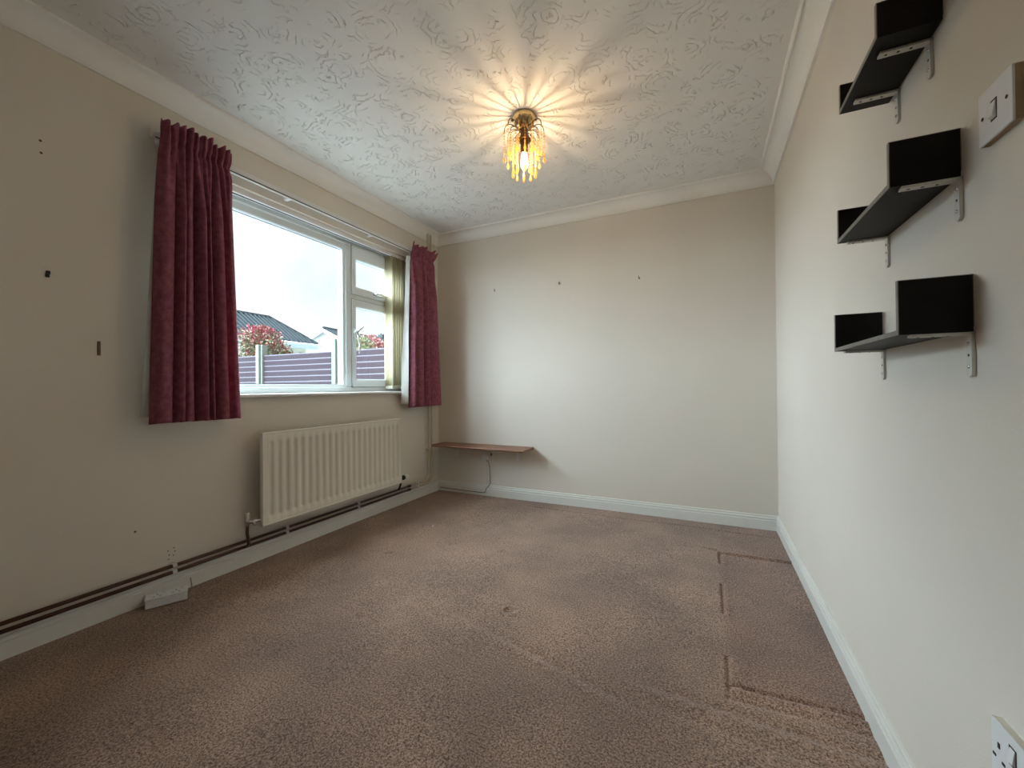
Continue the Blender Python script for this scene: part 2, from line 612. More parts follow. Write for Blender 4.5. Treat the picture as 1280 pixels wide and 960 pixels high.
def leaf_mat(name, cols):
    m, nt, b = new_mat(name)
    L = nt.links.new
    geo = node(nt, 'ShaderNodeNewGeometry')
    rp = node(nt, 'ShaderNodeValToRGB')
    rp.color_ramp.interpolation = 'CONSTANT'
    els = rp.color_ramp.elements
    n = len(cols)
    els[0].position = 0
    els[0].color = (*cols[0], 1)
    els[1].position = 1.0 / n
    els[1].color = (*cols[1], 1)
    for i in range(2, n):
        e = els.new(i / n)
        e.color = (*cols[i], 1)
    L(geo.outputs['Random Per Island'], rp.inputs['Fac'])
    L(rp.outputs['Color'], b.inputs['Base Color'])
    b.inputs['Roughness'].default_value = 0.5
    return m


M['wood'] = wood_mat()
M['carpet'] = carpet_mat()
M['artex'] = artex_mat()
M['curtain'] = curtain_mat()
M['glass'] = glass_mat()
M['bead'] = bead_mat()
M['bulb'] = bulb_mat()
M['roof'] = roof_mat()
M['darkglass'] = plain('far_window_glass', (0.16, 0.21, 0.23), 0.15, spec=0.6)
M['leaf_pink'] = leaf_mat('photinia_leaf', [(0.40, 0.26, 0.18), (0.10, 0.14, 0.06), (0.42, 0.36, 0.24), (0.14, 0.18, 0.07), (0.30, 0.06, 0.08), (0.24, 0.24, 0.11), (0.36, 0.20, 0.17), (0.08, 0.11, 0.06)])
M['leaf_red'] = leaf_mat('red_hedge_leaf', [(0.36, 0.045, 0.08), (0.40, 0.13, 0.15), (0.28, 0.04, 0.07), (0.44, 0.22, 0.20), (0.20, 0.15, 0.09)])
M['leaf_green'] = leaf_mat('yellow_green_leaf', [(0.20, 0.24, 0.08), (0.13, 0.20, 0.08), (0.30, 0.28, 0.11), (0.09, 0.16, 0.08), (0.26, 0.29, 0.16)])

# ------------------------------------------------------------------ the room shell
X0, X1 = -0.010, 2.713          # wall faces (skirting stands about a centimetre proud)
YB, YF = 0.010, -3.75
ZC = 2.388
WY0, WY1, WZ0, WZ1 = -2.06, -0.40, 0.935, 2.080   # window opening


def struct(o, label=None):
    o['kind'] = 'structure'
    if label:
        o['label'] = label
    return o


# carpet: real dents where furniture stood
def carpet_h(x, y):
    h = 0.0
    def groove(d, w=0.007, dep=0.009):
        return -dep * math.exp(-(d / w) ** 2) if abs(d) < 4 * w else 0.0
    def ridge(d, w=0.012, dep=0.005):
        return dep * math.exp(-(d / w) ** 2) if abs(d) < 4 * w else 0.0
    # outline of a bed base pressed along the right wall
    if x > 2.34:
        d = y + 1.700 + 0.006 * math.sin(9 * x)
        h += groove(d) + ridge(d + 0.024)
        h += groove(d + 0.060 + 0.02 * (x - 2.3), 0.010, 0.005)
        d = y + 0.555 + 0.03 * (2.7 - x)
        h += groove(d) + ridge(d - 0.022, dep=0.006)
    elif x > 2.2:
        k = (x - 2.2) / 0.14
        h += k * (groove(y + 0.53 - 0.25 * (2.34 - x), 0.010, 0.006) + ridge(y + 0.50 - 0.25 * (2.34 - x), 0.012, 0.004))
    d = x - 2.35
    for a, b in ((-0.70, -0.56), (-1.24, -0.97), (-1.735, -1.56)):
        if a - 0.02 < y < b + 0.02:
            k = max(0.0, min(1.0, min(y - a + 0.02, b + 0.02 - y) / 0.02))
            h += k * (groove(d) + ridge(d - 0.024))
    # faint fold lines on the near side of that outline
    if x > 2.0:
        k = min(1.0, (x - 2.0) / 0.2)
        h += k * (groove(y + 1.82 + 0.05 * (x - 2.2), 0.018, 0.004) + ridge(y + 1.85 + 0.05 * (x - 2.2), 0.018, 0.003) + groove(y + 1.90 + 0.09 * (x - 2.2), 0.016, 0.003))
    # castor dents
    for cx, cy, r, dp in ((1.514, -1.611, 0.020, 0.009), (0.608, -1.35, 0.024, 0.005), (1.198, -1.058, 0.024, 0.005), (0.962, -1.918, 0.022, 0.004)):
        q = math.hypot(x - cx, y - cy)
        if q < 0.08:
            h += -dp / (1 + math.exp((q - r) / 0.003)) + 0.35 * dp * math.exp(-((q - r - 0.012) / 0.010) ** 2)
    # old carpet ruck running across
    if 1.2 < x < 2.2:
        d = (y + 1.78) + 0.28 * (x - 1.55)
        h += (groove(d, 0.022, 0.005) + ridge(d + 0.03, 0.02, 0.003)) * math.sin(PI * (x - 1.2))
    # strip by the far wall
    if x > 0.95:
        h += groove(y + 0.15 + 0.010 * math.sin(5 * x), 0.007, 0.004)
    h += 0.0022 * math.sin(3.1 * x + 1.3 * y) * math.sin(2.3 * y - x) + 0.0012 * math.sin(9.7 * x + 3) * math.sin(8.1 * y)
    return h


mb = MB()
fx0, fx1, fy0, fy1 = X0 - 0.02, X1 + 0.02, YF - 0.02, YB + 0.02
mb.grid(lambda u, v: (fx0 + (fx1 - fx0) * u, fy0 + (fy1 - fy0) * v, carpet_h(fx0 + (fx1 - fx0) * u, fy0 + (fy1 - fy0) * v)), 480, 660)
struct(mb.build('floor', M['carpet'], smooth=True, recalc=False), 'mottled brown carpet with pressed furniture marks')

mb = MB().box((X0 - 0.27, YF - 0.15, ZC), (X1 + 0.15, YB + 0.15, ZC + 0.12))
struct(mb.build('ceiling', M['artex']), 'white ceiling with swirled texture plaster')

mb = MB()
WT = 0.26
mb.box((X0 - WT, YF - 0.15, -0.25), (X0, YB + 0.15, WZ0))
mb.box((X0 - WT, YF - 0.15, WZ1), (X0, YB + 0.15, ZC))
mb.box((X0 - WT, YF - 0.15, WZ0), (X0, WY0, WZ1))
mb.box((X0 - WT, WY1, WZ0), (X0, YB + 0.15, WZ1))
struct(mb.build('wall_left', M['wall']), 'cream window wall')
struct(MB().box((X0, YB, -0.25), (X1 + 0.15, YB + 0.15, ZC)).build('wall_back', M['wall']), 'cream far wall')
struct(MB().box((X1, YF - 0.15, -0.25), (X1 + 0.15, YB, ZC)).build('wall_right', M['wall']), 'cream wall with black shelves')
struct(MB().box((X0, YF - 0.15, -0.25), (X1, YF, ZC)).build('wall_front', M['wall']), 'cream wall opposite the far wall')


def sweep_room(prof, sides, closed=True):
    """profile of (out from wall, z), mitred round the room; returns one MB per side"""
    res = []
    corners = {'left': ((X0, YF), (X0, YB), (1, 0)), 'back': ((X0, YB), (X1, YB), (0, -1)),
               'right': ((X1, YB), (X1, YF), (-1, 0)), 'front': ((X1, YF), (X0, YF), (0, 1))}
    for s in sides:
        a, b, n = corners[s]
        d = Vector((b[0] - a[0], b[1] - a[1])).normalized()
        vs = []
        for (o, z) in prof:
            vs.append((a[0] + n[0] * o + d.x * o, a[1] + n[1] * o + d.y * o, z))
        for (o, z) in prof:
            vs.append((b[0] + n[0] * o - d.x * o, b[1] + n[1] * o - d.y * o, z))
        k = len(prof)
        fs = [(i, (i + 1) % k, k + (i + 1) % k, k + i) for i in range(k)]
        res.append((s, MB().add(vs, fs)))
    return res


# coving: lower lip, hollow, upper lip
cz, cl = 2.300, 0.088
prof = [(0, cz), (0.012, cz), (0.013, cz + 0.007), (0.010, cz + 0.010)]
for i in range(13):
    t = (PI / 2) * i / 12
    R = cl - 0.020
    prof.append((0.012 + R * (1 - math.cos(t)), cz + 0.010 + R * math.sin(t)))
prof += [(cl - 0.006, ZC - 0.013), (cl + 0.002, ZC - 0.010), (cl + 0.005, ZC - 0.001), (cl + 0.005, ZC + 0.001), (0, ZC + 0.001)]
for i, (s, mb) in enumerate(sweep_room(prof, ('left', 'back', 'right', 'front'))):
    o = mb.build('trim_%d' % (i + 1), M['cove'], smooth=True)
    md = o.modifiers.new('edge', 'EDGE_SPLIT')
    md.split_angle = math.radians(30)
    struct(o, 'white hollow coving along the %s' % {'left': 'window wall', 'back': 'far wall', 'right': 'wall with black shelves', 'front': 'wall opposite the far wall'}[s])

# skirting boards with a moulded top
bh = 0.096
prof = [(0, -0.02), (0.014, -0.02), (0.015, bh - 0.034), (0.0105, bh - 0.032), (0.0105, bh - 0.027), (0.0135, bh - 0.025),
        (0.0135, bh - 0.019), (0.0115, bh - 0.015), (0.0075, bh - 0.013), (0.0075, bh - 0.009), (0.0095, bh - 0.008), (0.0095, bh - 0.003), (0.006, bh), (0, bh)]
for s, mb in sweep_room(prof, ('left', 'back', 'right', 'front')):
    struct(mb.build('baseboard_' + s, M['gloss']), 'white moulded skirting board')

# ------------------------------------------------------------------ window
win = thing('window_1', 'white double glazed window with fixed pane, top vent and side casement', None, (-0.14, (WY0 + WY1) / 2, WZ0), kind='structure')
XI, XO = -0.100, -0.170
MY0, MY1 = -1.003, -0.947       # mullion
TZ0, TZ1 = 1.628, 1.680         # transom


def rect_frame(mb, y0, y1, z0, z1, w, xi, xo, wb=None, wt=None, wl=None, wr=None):
    wb = w if wb is None else wb
    wt = w if wt is None else wt
    wl = w if wl is None else wl
    wr = w if wr is None else wr
    # mitred members with a small chamfer towards the glass
    for (a, b) in (((y0, z0), (y1, z0)), ((y1, z0), (y1, z1)), ((y1, z1), (y0, z1)), ((y0, z1), (y0, z0))):
        pass
    oy = [y0, y1, y1, y0]
    oz = [z0, z0, z1, z1]
    iy = [y0 + wl, y1 - wr, y1 - wr, y0 + wl]
    iz = [z0 + wb, z0 + wb, z1 - wt, z1 - wt]
    c = 0.006
    cy = [y0 + wl - c, y1 - wr + c, y1 - wr + c, y0 + wl - c]
    czz = [z0 + wb - c, z0 + wb - c, z1 - wt + c, z1 - wt + c]
    for k in range(4):
        l = (k + 1) % 4
        vs = []
        for q in (k, l):
            vs += [(xo, oy[q], oz[q]), (xi, oy[q], oz[q]), (xi, cy[q], czz[q]), (xi - c, iy[q], iz[q]), (xo, iy[q], iz[q])]
        mb.add(vs, [(i, (i + 1) % 5, 5 + (i + 1) % 5, 5 + i) for i in range(5)] + [(4, 3, 2, 1, 0), (5, 6, 7, 8, 9)])
    return mb


rect_frame(MB(), WY0, WY1, WZ0, WZ1 - 0.003, 0.045, XI, XO).build('outer_frame', M['upvc'], win)
MB().prism([(XI, MY0), (XI, MY1), (XO, MY1), (XO, MY0)], 'z', WZ0 + 0.045, WZ1 - 0.048).build('mullion', M['upvc'], win, bevel=0.004)
MB().box((XO, MY1, TZ0), (XI, WY1 - 0.045, TZ1)).build('transom', M['upvc'], win, bevel=0.004)
# fixed light: glazing beads
bead = rect_frame(MB(), WY0 + 0.045, MY0, WZ0 + 0.045, WZ1 - 0.048, 0.024, XI - 0.010, XO + 0.01, wt=0.045, wb=0.014).build('glazing_bead', M['upvc'], win)
MB().box((-0.138, WY0 + 0.06, WZ0 + 0.055), (-0.132, MY0 - 0.015, WZ1 - 0.08)).build('pane', M['glass'], win)
# gasket lines
rect_frame(MB(), WY0 + 0.067, MY0 - 0.022, WZ0 + 0.0585, WZ1 - 0.092, 0.004, -0.128, -0.136).build('gasket', M['dark'], win)


def sash(z0, z1, wb, wt, name):
    y0, y1 = MY1 - 0.004, WY1 - 0.041
    s = rect_frame(MB(), y0, y1, z0, z1, 0.036, XI + 0.012, XO + 0.01, wb=wb, wt=wt, wl=0.036, wr=0.05).build(name, M['upvc'], win)
    MB().box((-0.134, y0 + 0.03, z0 + wb - 0.006), (-0.128, y1 - 0.044, z1 - wt + 0.006)).build('pane', M['glass'], s)
    rect_frame(MB(), y0 + 0.034, y1 - 0.048, z0 + wb - 0.002, z1 - wt + 0.002, 0.004, -0.124, -0.13).build('gasket', M['dark'], s)
    rect_frame(MB(), y0 - 0.004, y1 + 0.004, z0 - 0.004, z1 + 0.004, 0.005, XI + 0.002, XI - 0.004).build('seal_shadow_gap', M['dark'], s)  # dark frame draws the shadow gap and seal line around the sash
    return s


vent = sash(TZ1 - 0.006, WZ1 - 0.045, 0.058, 0.098, 'vent_sash')
case = sash(WZ0 + 0.042, TZ0 + 0.006, 0.058, 0.058, 'casement_sash')

# casement handle: base plate, spigot, hanging lever, tongue
hx = XI + 0.012
h = MB().box((hx, -0.945, 1.34), (hx + 0.012, -0.922, 1.41)).build('handle', M['chrome'], case, bevel=0.003, label='chrome casement handle')
mb = MB().tube([(hx + 0.012, -0.933, 1.375), (hx + 0.030, -0.933, 1.375)], 0.009, 12)
mb.tube([(hx + 0.030, -0.938, 1.385), (hx + 0.036, -0.930, 1.33), (hx + 0.042, -0.925, 1.29), (hx + 0.036, -0.923, 1.25), (hx + 0.032, -0.924, 1.225)], [0.009, 0.008, 0.0075, 0.007, 0.005], 10)
mb.build('lever', M['chrome'], case, smooth=True)
MB().tube([(hx + 0.026, -0.962, 1.380), (hx + 0.030, -0.930, 1.392), (hx + 0.030, -0.895, 1.418), (hx + 0.028, -0.868, 1.437)], [0.006, 0.009, 0.007, 0.004], 8).build('tongue', M['upvc'], case, smooth=True)
mb = MB().box((hx, -0.745, 1.700), (hx + 0.008, -0.625, 1.716))
mb.tube([(hx + 0.008, -0.735, 1.708), (hx + 0.028, -0.735, 1.708), (hx + 0.032, -0.70, 1.712), (hx + 0.030, -0.615, 1.706)], [0.007, 0.008, 0.007, 0.005], 8)
mb.build('vent_handle', M['chrome'], vent, smooth=False)

# sill board
MB().prism([(XO, WZ0 - 0.018), (0.022, WZ0 - 0.018), (0.028, WZ0 - 0.012), (0.028, WZ0 - 0.002), (0.022, WZ0 + 0.004), (XO, WZ0 + 0.004)], 'y', WY0 - 0.02, WY1 + 0.02).build('window_sill', M['gloss'], win, bevel=0.002)

# ------------------------------------------------------------------ vertical blind, drawn open
bl = thing('vertical_blind', 'cream vertical blind drawn to one side of the window, beside plum curtain', 'blind', (-0.05, -0.52, 2.05))
mb = MB().box((-0.072, WY0 + 0.02, 2.048), (-0.030, WY1 - 0.02, WZ1 + 0.001))
mb.build('head_rail', M['white'], bl, bevel=0.003)
MB().box((-0.055, WY0 + 0.03, 2.0455), (-0.045, WY1 - 0.03, 2.0485)).build('rail_slot', M['dark'], bl)
random.seed(4)
for i in range(9):
    y = -0.612 + 0.0275 * i
    ang = math.radians(6 + random.uniform(-16, 16))
    def vane_pt(u, v, y=y, ang=ang):
        s = (u - 0.5) * 0.089
        bow = 0.009 * (1 - (2 * u - 1) ** 2)
        return (-0.050 + s * math.cos(ang) + bow * math.sin(ang), y - s * math.sin(ang) * 0.6 + bow, 2.046 + (0.985 - 2.046) * v)
    vn = MB().grid(vane_pt, 6, 2).build('vane', M['vane'], bl, smooth=True, solid=0.0012, recalc=False)
    MB().box((-0.088, y - 0.003, 0.958), (-0.012, y + 0.003, 0.985)).build('vane_weight', M['creamplastic'], vn)
    if i < 8:
        pts = [(-0.012, y + 0.0275 * k / 6, 0.962 - 0.010 * math.sin(PI * k / 6)) for k in range(7)]
        MB().tube(pts, 0.0012, 5).build('chain', M['cable'], vn)

# ------------------------------------------------------------------ curtain rail and curtains
rl = thing('curtain_rail', 'white plastic curtain rail fixed above the window', 'curtain rail', (0.04, -1.2, 2.12))
mb = MB().prism([(0.040, 2.104), (0.052, 2.104), (0.052, 2.142), (0.040, 2.142)], 'y', -2.232, -0.150)
mb.build('track', M['white'], rl, bevel=0.002)
MB().box((0.0525, -2.225, 2.109), (0.0535, -0.16, 2.114)).build('track_groove', M['dark'], rl)
MB().box((0.036, -2.245, 2.100), (0.056, -2.229, 2.146)).build('end_cap', M['creamplastic'], rl, bevel=0.003)
MB().box((0.036, -0.153, 2.100), (0.056, -0.137, 2.146)).build('end_cap', M['creamplastic'], rl, bevel=0.003)
for y in (-2.19, -1.55, -0.88, -0.22):
    MB().box((X0, y - 0.012, 2.108), (0.042, y + 0.012, 2.138)).build('bracket', M['white'], rl, bevel=0.002)


def curtain(name, label, top, bot, ztop, zbot, xc, widths, seed, amp=0.036, flare=0.0):
    """widths: relative widths of the folds; ridges are round, valleys narrow and deep"""
    random.seed(seed)
    n = len(widths)
    tot = sum(widths)
    ed = [0.0]
    for w in widths:
        ed.append(ed[-1] + w / tot)
    dep = [random.uniform(0.7, 1.1) for _ in widths]
    val = [random.uniform(0.55, 1.0) for _ in range(n + 1)]
    skew = [random.uniform(-0.12, 0.12) for _ in widths]
    np_ = 3 * n
    pz = [random.uniform(-1, 1) for _ in range(np_ + 2)]
    px = [random.uniform(-1, 1) for _ in range(np_ + 2)]

    def fold(u):
        for i in range(n):
            if u <= ed[i + 1] + 1e-9:
                t = (u - ed[i]) / (ed[i + 1] - ed[i])
                t2 = min(1, max(0, t + skew[i] * math.sin(PI * t)))
                s_ = math.sin(PI * t2) ** 0.55 if 0 < t2 < 1 else 0.0
                floor_ = -(val[i] * (1 - t) + val[i + 1] * t)
                return floor_ + (dep[i] - floor_) * s_
        return 0.0

    def lerpn(a, u):
        k = u * np_
        i = int(min(k, np_ - 1))
        f = k - i
        f = f * f * (3 - 2 * f)
        return a[i] + (a[i + 1] - a[i]) * f

    def pt(u, v):
        z = ztop + (zbot - ztop) * v
        y0 = top[0] + (bot[0] - top[0]) * v
        y1 = top[1] + (bot[1] - top[1]) * v
        # gathered at the heading tape, frill above it
        w = 1 - 0.05 * math.exp(-((v - 0.062) / 0.025) ** 2)
        mid = (y0 + y1) / 2
        k = min(1.0, max(0.0, (v - 0.05) / 0.25))
        k = k * k * (3 - 2 * k)
        f = fold(u)
        y = mid + (y0 + (y1 - y0) * u - mid) * w
        y += 0.012 * k * math.sin(2 * PI * u * n * 0.5 + seed)
        pleat = math.sin(2 * PI * u * np_ * 0.5 + seed) + 0.8 * lerpn(px, u)
        head = max(0.0, 1 - v / 0.062)
        x = xc + amp * (0.30 + 0.70 * k) * f + 0.011 * (1 - k) * pleat
        x += (0.008 + 0.5 * flare) * head - 0.010 * math.exp(-((v - 0.064) / 0.012) ** 2)
        y += flare * head * u
        y += 0.006 * head * lerpn(pz, u)
        x += 0.006 * v * math.sin(7 * u + seed)
        z += 0.013 * head * lerpn(pz, u) + 0.003 * head * pleat
        if v > 0.97:
            z += 0.004 * f
        return (max(0.048 if v > 0.12 else 0.060, x), y, z)

    th = thing(name, label, 'curtain', (xc, (bot[0] + bot[1]) / 2, zbot), 'plum curtains at the window')
    MB().grid(pt, 220, 90).build('drape', M['curtain'], th, smooth=True, solid=0.004, recalc=False)
    # stitched heading tape
    pts = [pt(i / 150, 0.064) for i in range(151)]
    MB().tube([(p[0] + 0.0025, p[1], p[2]) for p in pts], 0.0016, 5).build('heading_tape', M['curtain'], th, smooth=True)
    return th, pt


cl_, ptl = curtain('curtain', 'wide plum damask curtain on the bare wall side of the window', (-2.226, -1.922), (-2.256, -1.868), 2.180, 0.815, 0.098, (1.5, 1.0, 1.1, 0.8, 1.2, 0.9, 1.7), 3, amp=0.040)
MB().grid(lambda u, v: (0.034 + 0.006 * math.sin(14 * u), -2.272 + 0.06 * (1 - v) + (0.37 - 0.07 * (1 - v)) * u, 2.06 + (0.845 - 2.06) * v), 40, 10).build('lining', M['lining'], cl_, smooth=True, solid=0.002, recalc=False)
cr_, ptr = curtain('curtain', 'narrow plum damask curtain in the corner beside the cream blind', (-0.505, -0.200), (-0.535, -0.118), 2.165, 0.805, 0.092, (0.6, 1.2, 0.9, 1.3), 8, amp=0.044, flare=0.03)
def right_lining(u, v):
    """turned back towards the glass at the leading edge, then flat behind the drape"""
    z = 2.06 + (0.835 - 2.06) * v
    back = 0.055 - 0.033 * min(1.0, 0.15 + v)
    lead = 0.088
    yl = -0.512 - 0.028 * v
    if u < 0.45:
        t = u / 0.45
        return (lead + (back - lead) * t, yl - 0.018 * v * math.sin(PI * 0.5 * t) + 0.003 * math.sin(9 * v + 5 * t), z)
    t = (u - 0.45) / 0.55
    return (back + 0.004 * math.sin(9 * t), yl - 0.018 * v + 0.30 * t, z)


MB().grid(right_lining, 24, 18).build('lining', M['lining'], cr_, smooth=True, solid=0.002, recalc=False)

# ------------------------------------------------------------------ radiator
rd = thing('radiator', 'cream steel panel radiator with vertical flutes under the window', 'radiator', (0.06, -1.2, 0.21))
RY0, RY1, RZ0, RZ1 = -1.768, -0.640, 0.212, 0.725
NF = 22
ys, gs = [RY0, RY0 + 0.012], [0.0, 0.0]
pitch_r = (RY1 - RY0 - 0.05) / NF
for i in range(NF):
    c = RY0 + 0.025 + pitch_r * (i + 0.5)
    for o_, g_ in ((-0.016, 0), (-0.013, 0.25), (-0.007, 0.95), (0.0, 1.0), (0.007, 0.95), (0.013, 0.25), (0.016, 0)):
        ys.append(c + o_)
        gs.append(g_)
ys += [RY1 - 0.012, RY1]
gs += [0.0, 0.0]
zs = [RZ0, RZ0 + 0.012, RZ0 + 0.045, RZ0 + 0.052, RZ0 + 0.062, RZ1 - 0.062, RZ1 - 0.052, RZ1 - 0.045, RZ1 - 0.012, RZ1]
ms_ = [0, 0, 0, 0.6, 1, 1, 0.6, 0, 0, 0]
vs, fs = [], []
for z, mk in zip(zs, ms_):
    for y, g in zip(ys, gs):
        vs.append((0.100 - 0.012 * g * mk, y, z))
ny = len(ys)
for j in range(len(zs) - 1):
    for i in range(ny - 1):
        fs.append((j * ny + i, j * ny + i + 1, (j + 1) * ny + i + 1, (j + 1) * ny + i))
mb = MB().add(vs, fs)
pn = mb.build('front_panel', M['rad'], rd, smooth=True, recalc=False)
MB().box((0.078, RY0 + 0.004, RZ0 + 0.004), (0.087, RY1 - 0.004, RZ1 - 0.004)).build('back_panel', M['rad'], rd, bevel=0.003)
mb = MB()
for a, b in (((RY0, RZ0), (RY1, RZ0 + 0.010)), ((RY0, RZ1 - 0.010), (RY1, RZ1)), ((RY0, RZ0), (RY0 + 0.010, RZ1)), ((RY1 - 0.010, RZ0), (RY1, RZ1))):
    mb.box((0.080, a[0], a[1]), (0.1035, b[0], b[1]))
mb.build('edge_seam', M['rad'], rd, bevel=0.002)
for y in (RY0 + 0.2, RY1 - 0.2):
    MB().box((X0 + 0.001, y - 0.015, RZ0 + 0.05), (0.079, y + 0.015, RZ1 - 0.06)).build('wall_bracket', M['rad'], rd)
# lockshield valve with cream cap
vy = -1.826
vz = 0.245
vx = 0.060
vv = MB().lathe([(0.009, -0.02), (0.010, 0.0), (0.012, 0.004), (0.012, 0.020), (0.008, 0.024)], (vx, vy, vz), n=14).build('valve', M['chrome'], rd, smooth=True, label='chrome lockshield valve')
mb = MB().tube([(vx, vy, vz + 0.006), (vx + 0.012, vy + 0.022, vz + 0.006), (0.082, RY0 + 0.004, vz + 0.006)], [0.010, 0.008, 0.008], 10)
mb.lathe([(0.013, -0.006), (0.013, 0.006)], (vx + 0.012, vy + 0.030, vz + 0.006), axis=(0.25, 1, 0), n=6)
mb.tube([(vx + 0.012, vy + 0.03, vz + 0.006), (vx + 0.014, vy + 0.032, vz - 0.016)], 0.005, 8)
mb.build('union', M['chrome'], vv)
MB().lathe([(0.0105, 0.020), (0.012, 0.024), (0.012, 0.052), (0.009, 0.056)], (vx, vy, vz), n=16).build('cap', M['creamplastic'], vv, smooth=False)
MB().tube([(vx, vy, vz - 0.018), (vx, vy, 0.19), (vx - 0.002, vy + 0.006, 0.16), (vx - 0.010, vy + 0.014, 0.135), (0.034, vy + 0.016, 0.112)], 0.0078, 10).build('valve_tail', M['copper'], rd, smooth=True)
# thermostatic valve at the other end
ty = -0.590
tb = MB().tube([(0.078, RY1 - 0.002, 0.236), (0.060, ty - 0.02, 0.236), (0.055, ty + 0.01, 0.236)], [0.009, 0.010, 0.010], 10).build('thermostatic_valve', M['chrome'], rd, smooth=True)
MB().lathe([(0.014, 0.0), (0.019, 0.004), (0.019, 0.020), (0.016, 0.024)], (0.055, ty + 0.008, 0.236), axis=(0, 1, 0), n=16).build('collar', M['dark'], tb, smooth=False)
MB().lathe([(0.016, 0.024), (0.0195, 0.028), (0.0185, 0.066), (0.012, 0.076)], (0.055, ty + 0.008, 0.236), axis=(0, 1, 0), n=16).build('thermostat_head', M['creamplastic'], tb, smooth=False)
MB().tube([(0.060, ty - 0.012, 0.236), (0.058, ty - 0.013, 0.19), (0.046, ty - 0.013, 0.160), (0.033, ty - 0.013, 0.142)], 0.0078, 10).build('valve_tail', M['dark'], rd, smooth=True)

# ------------------------------------------------------------------ heating pipes along the skirting
PX = 0.020
for zz, yv, lab in ((0.138, -0.178, 'upper brown heating pipe above the skirting, rising cream beside the far corner'),
                    (0.109, -0.136, 'lower brown heating pipe just above the skirting, rising cream beside the far corner')):
    pp = thing('heating_pipe', lab, 'pipe', (PX, yv, zz), 'heating pipes')
    ystart = -0.455
    MB().tube([(PX, YF + 0.03, zz), (PX, -2.0, zz), (PX, ystart, zz)], 0.0082, 12).build('brown_run', M['copper'], pp, smooth=True, label='brown painted copper run')
    MB().lathe([(0.0105, 0.0), (0.0105, 0.035)], (PX, ystart - 0.02, zz), axis=(0, 1, 0), n=12).build('coupling', M['dark'], pp, smooth=False)
    path = [(PX, ystart, zz)]
    rb = 0.075
    for k in range(9):
        t = PI / 2 * k / 8
        path.append((PX, yv - rb + rb * math.sin(t), zz + rb - rb * math.cos(t)))
    path += [(PX, yv, 1.2), (PX, yv, ZC - 0.002)]
    MB().tube(path, 0.0082, 12).build('cream_riser', M['pipecream'], pp, smooth=True, label='cream painted riser')

clips = [(-2.141, 'beside the white floor socket box'), (-1.568, 'below the near end of the radiator'), (-1.012, 'below the middle of the radiator'), (-0.34, 'between the radiator and the corner')]
for y, where in clips:
    for zz, ul in ((0.138, 'upper'), (0.109, 'lower')):
        c = thing('pipe_clip', 'white plastic clip on the %s heating pipe %s' % (ul, where), 'pipe clip', (PX, y, zz), 'pipe clips')
        MB().lathe([(0.0086, -0.009), (0.0115, -0.008), (0.0115, 0.008), (0.0086, 0.009)], (PX, y, zz), axis=(0, 1, 0), n=14).build('clip_ring', M['white'], c)
        MB().box((X0, y - 0.008, zz - 0.007), (PX - 0.006, y + 0.008, zz + 0.007)).build('clip_foot', M['white'], c)
for yv, zz in ((-0.178, 0.405), (-0.136, 0.405)):
    c = thing('pipe_clip', 'white plastic clip on the cream riser %s' % ('farther from the corner' if yv < -0.15 else 'next to the corner'), 'pipe clip', (PX, yv, zz), 'pipe clips')
    MB().lathe([(0.0086, -0.009), (0.0112, -0.008), (0.0112, 0.008), (0.0086, 0.009)], (PX, yv, zz), n=14).build('clip_ring', M['pipecream'], c)
    MB().box((X0, yv - 0.006, zz - 0.008), (PX - 0.006, yv + 0.006, zz + 0.008)).build('clip_foot', M['pipecream'], c)

# ------------------------------------------------------------------ sockets and switches
def slot_set(mb_dark, c, ax_u, ax_v, ax_n, s=1.0):
    """three dark slots of a socket outlet, on a face with in-plane axes u (across), v (up)"""
    c = Vector(c)
    for du, dv, w, hh in ((0, 0.0115, 0.0022, 0.0042), (-0.011, -0.009, 0.0034, 0.0020), (0.011, -0.009, 0.0034, 0.0020)):
        mb_dark.obox(c + s * (du * ax_u + dv * ax_v), (ax_u, ax_v, ax_n), (s * w, s * hh, 0.0006))


# double socket box lying on the carpet against the skirting
A = Vector((0.066, -2.273, 0))
B = Vector((0.130, -2.140, 0))
uu = (B - A).normalized()
nn = Vector((-uu.y, uu.x, 0))
Lb, Wb, Hb = 0.1475, 0.066, 0.042
ctr = A + uu * Lb / 2 + nn * Wb / 2
sb = thing('socket_box', 'white double socket box lying on the carpet beside the skirting', 'socket', (ctr.x, ctr.y, 0.004))
up = Vector((0, 0, 1))
MB().obox(ctr + up * 0.019, (uu, nn, up), (Lb / 2, Wb / 2, 0.0165)).build('box_body', M['white'], sb, bevel=0.003)
MB().obox(ctr + up * 0.040, (uu, nn, up), (Lb / 2 + 0.001, Wb / 2 + 0.001, 0.0045)).build('face_plate', M['white'], sb, bevel=0.003)
for k, s in enumerate((-1, 1)):
    mbk = MB()
    slot_set(mbk, ctr + up * 0.0446 + uu * (0.033 * s) - nn * 0.006, uu, nn, up)
    mbk.build('socket_slots', M['hole'], sb)
    MB().obox(ctr + up * 0.0455 + uu * (0.033 * s + 0.022) + nn * 0.020, (uu, nn, up), (0.006, 0.008, 0.0022)).build('rocker', M['white'], sb, bevel=0.001)
for s in (-1, 1):
    MB().lathe([(0.0028, 0), (0.0028, 0.0008)], ctr + up * 0.0445 + uu * (0.0602 * s), n=10).build('screw', M['zinc'], sb)
e = ctr + uu * (Lb / 2) + up * 0.022
MB().tube([e, e + uu * 0.012 + nn * 0.010 + up * 0.004, e + uu * 0.016 + nn * 0.04 + up * 0.010, Vector((0.009, -2.068, 0.046))], 0.0026, 8).build('lead', M['cable'], sb, smooth=True)


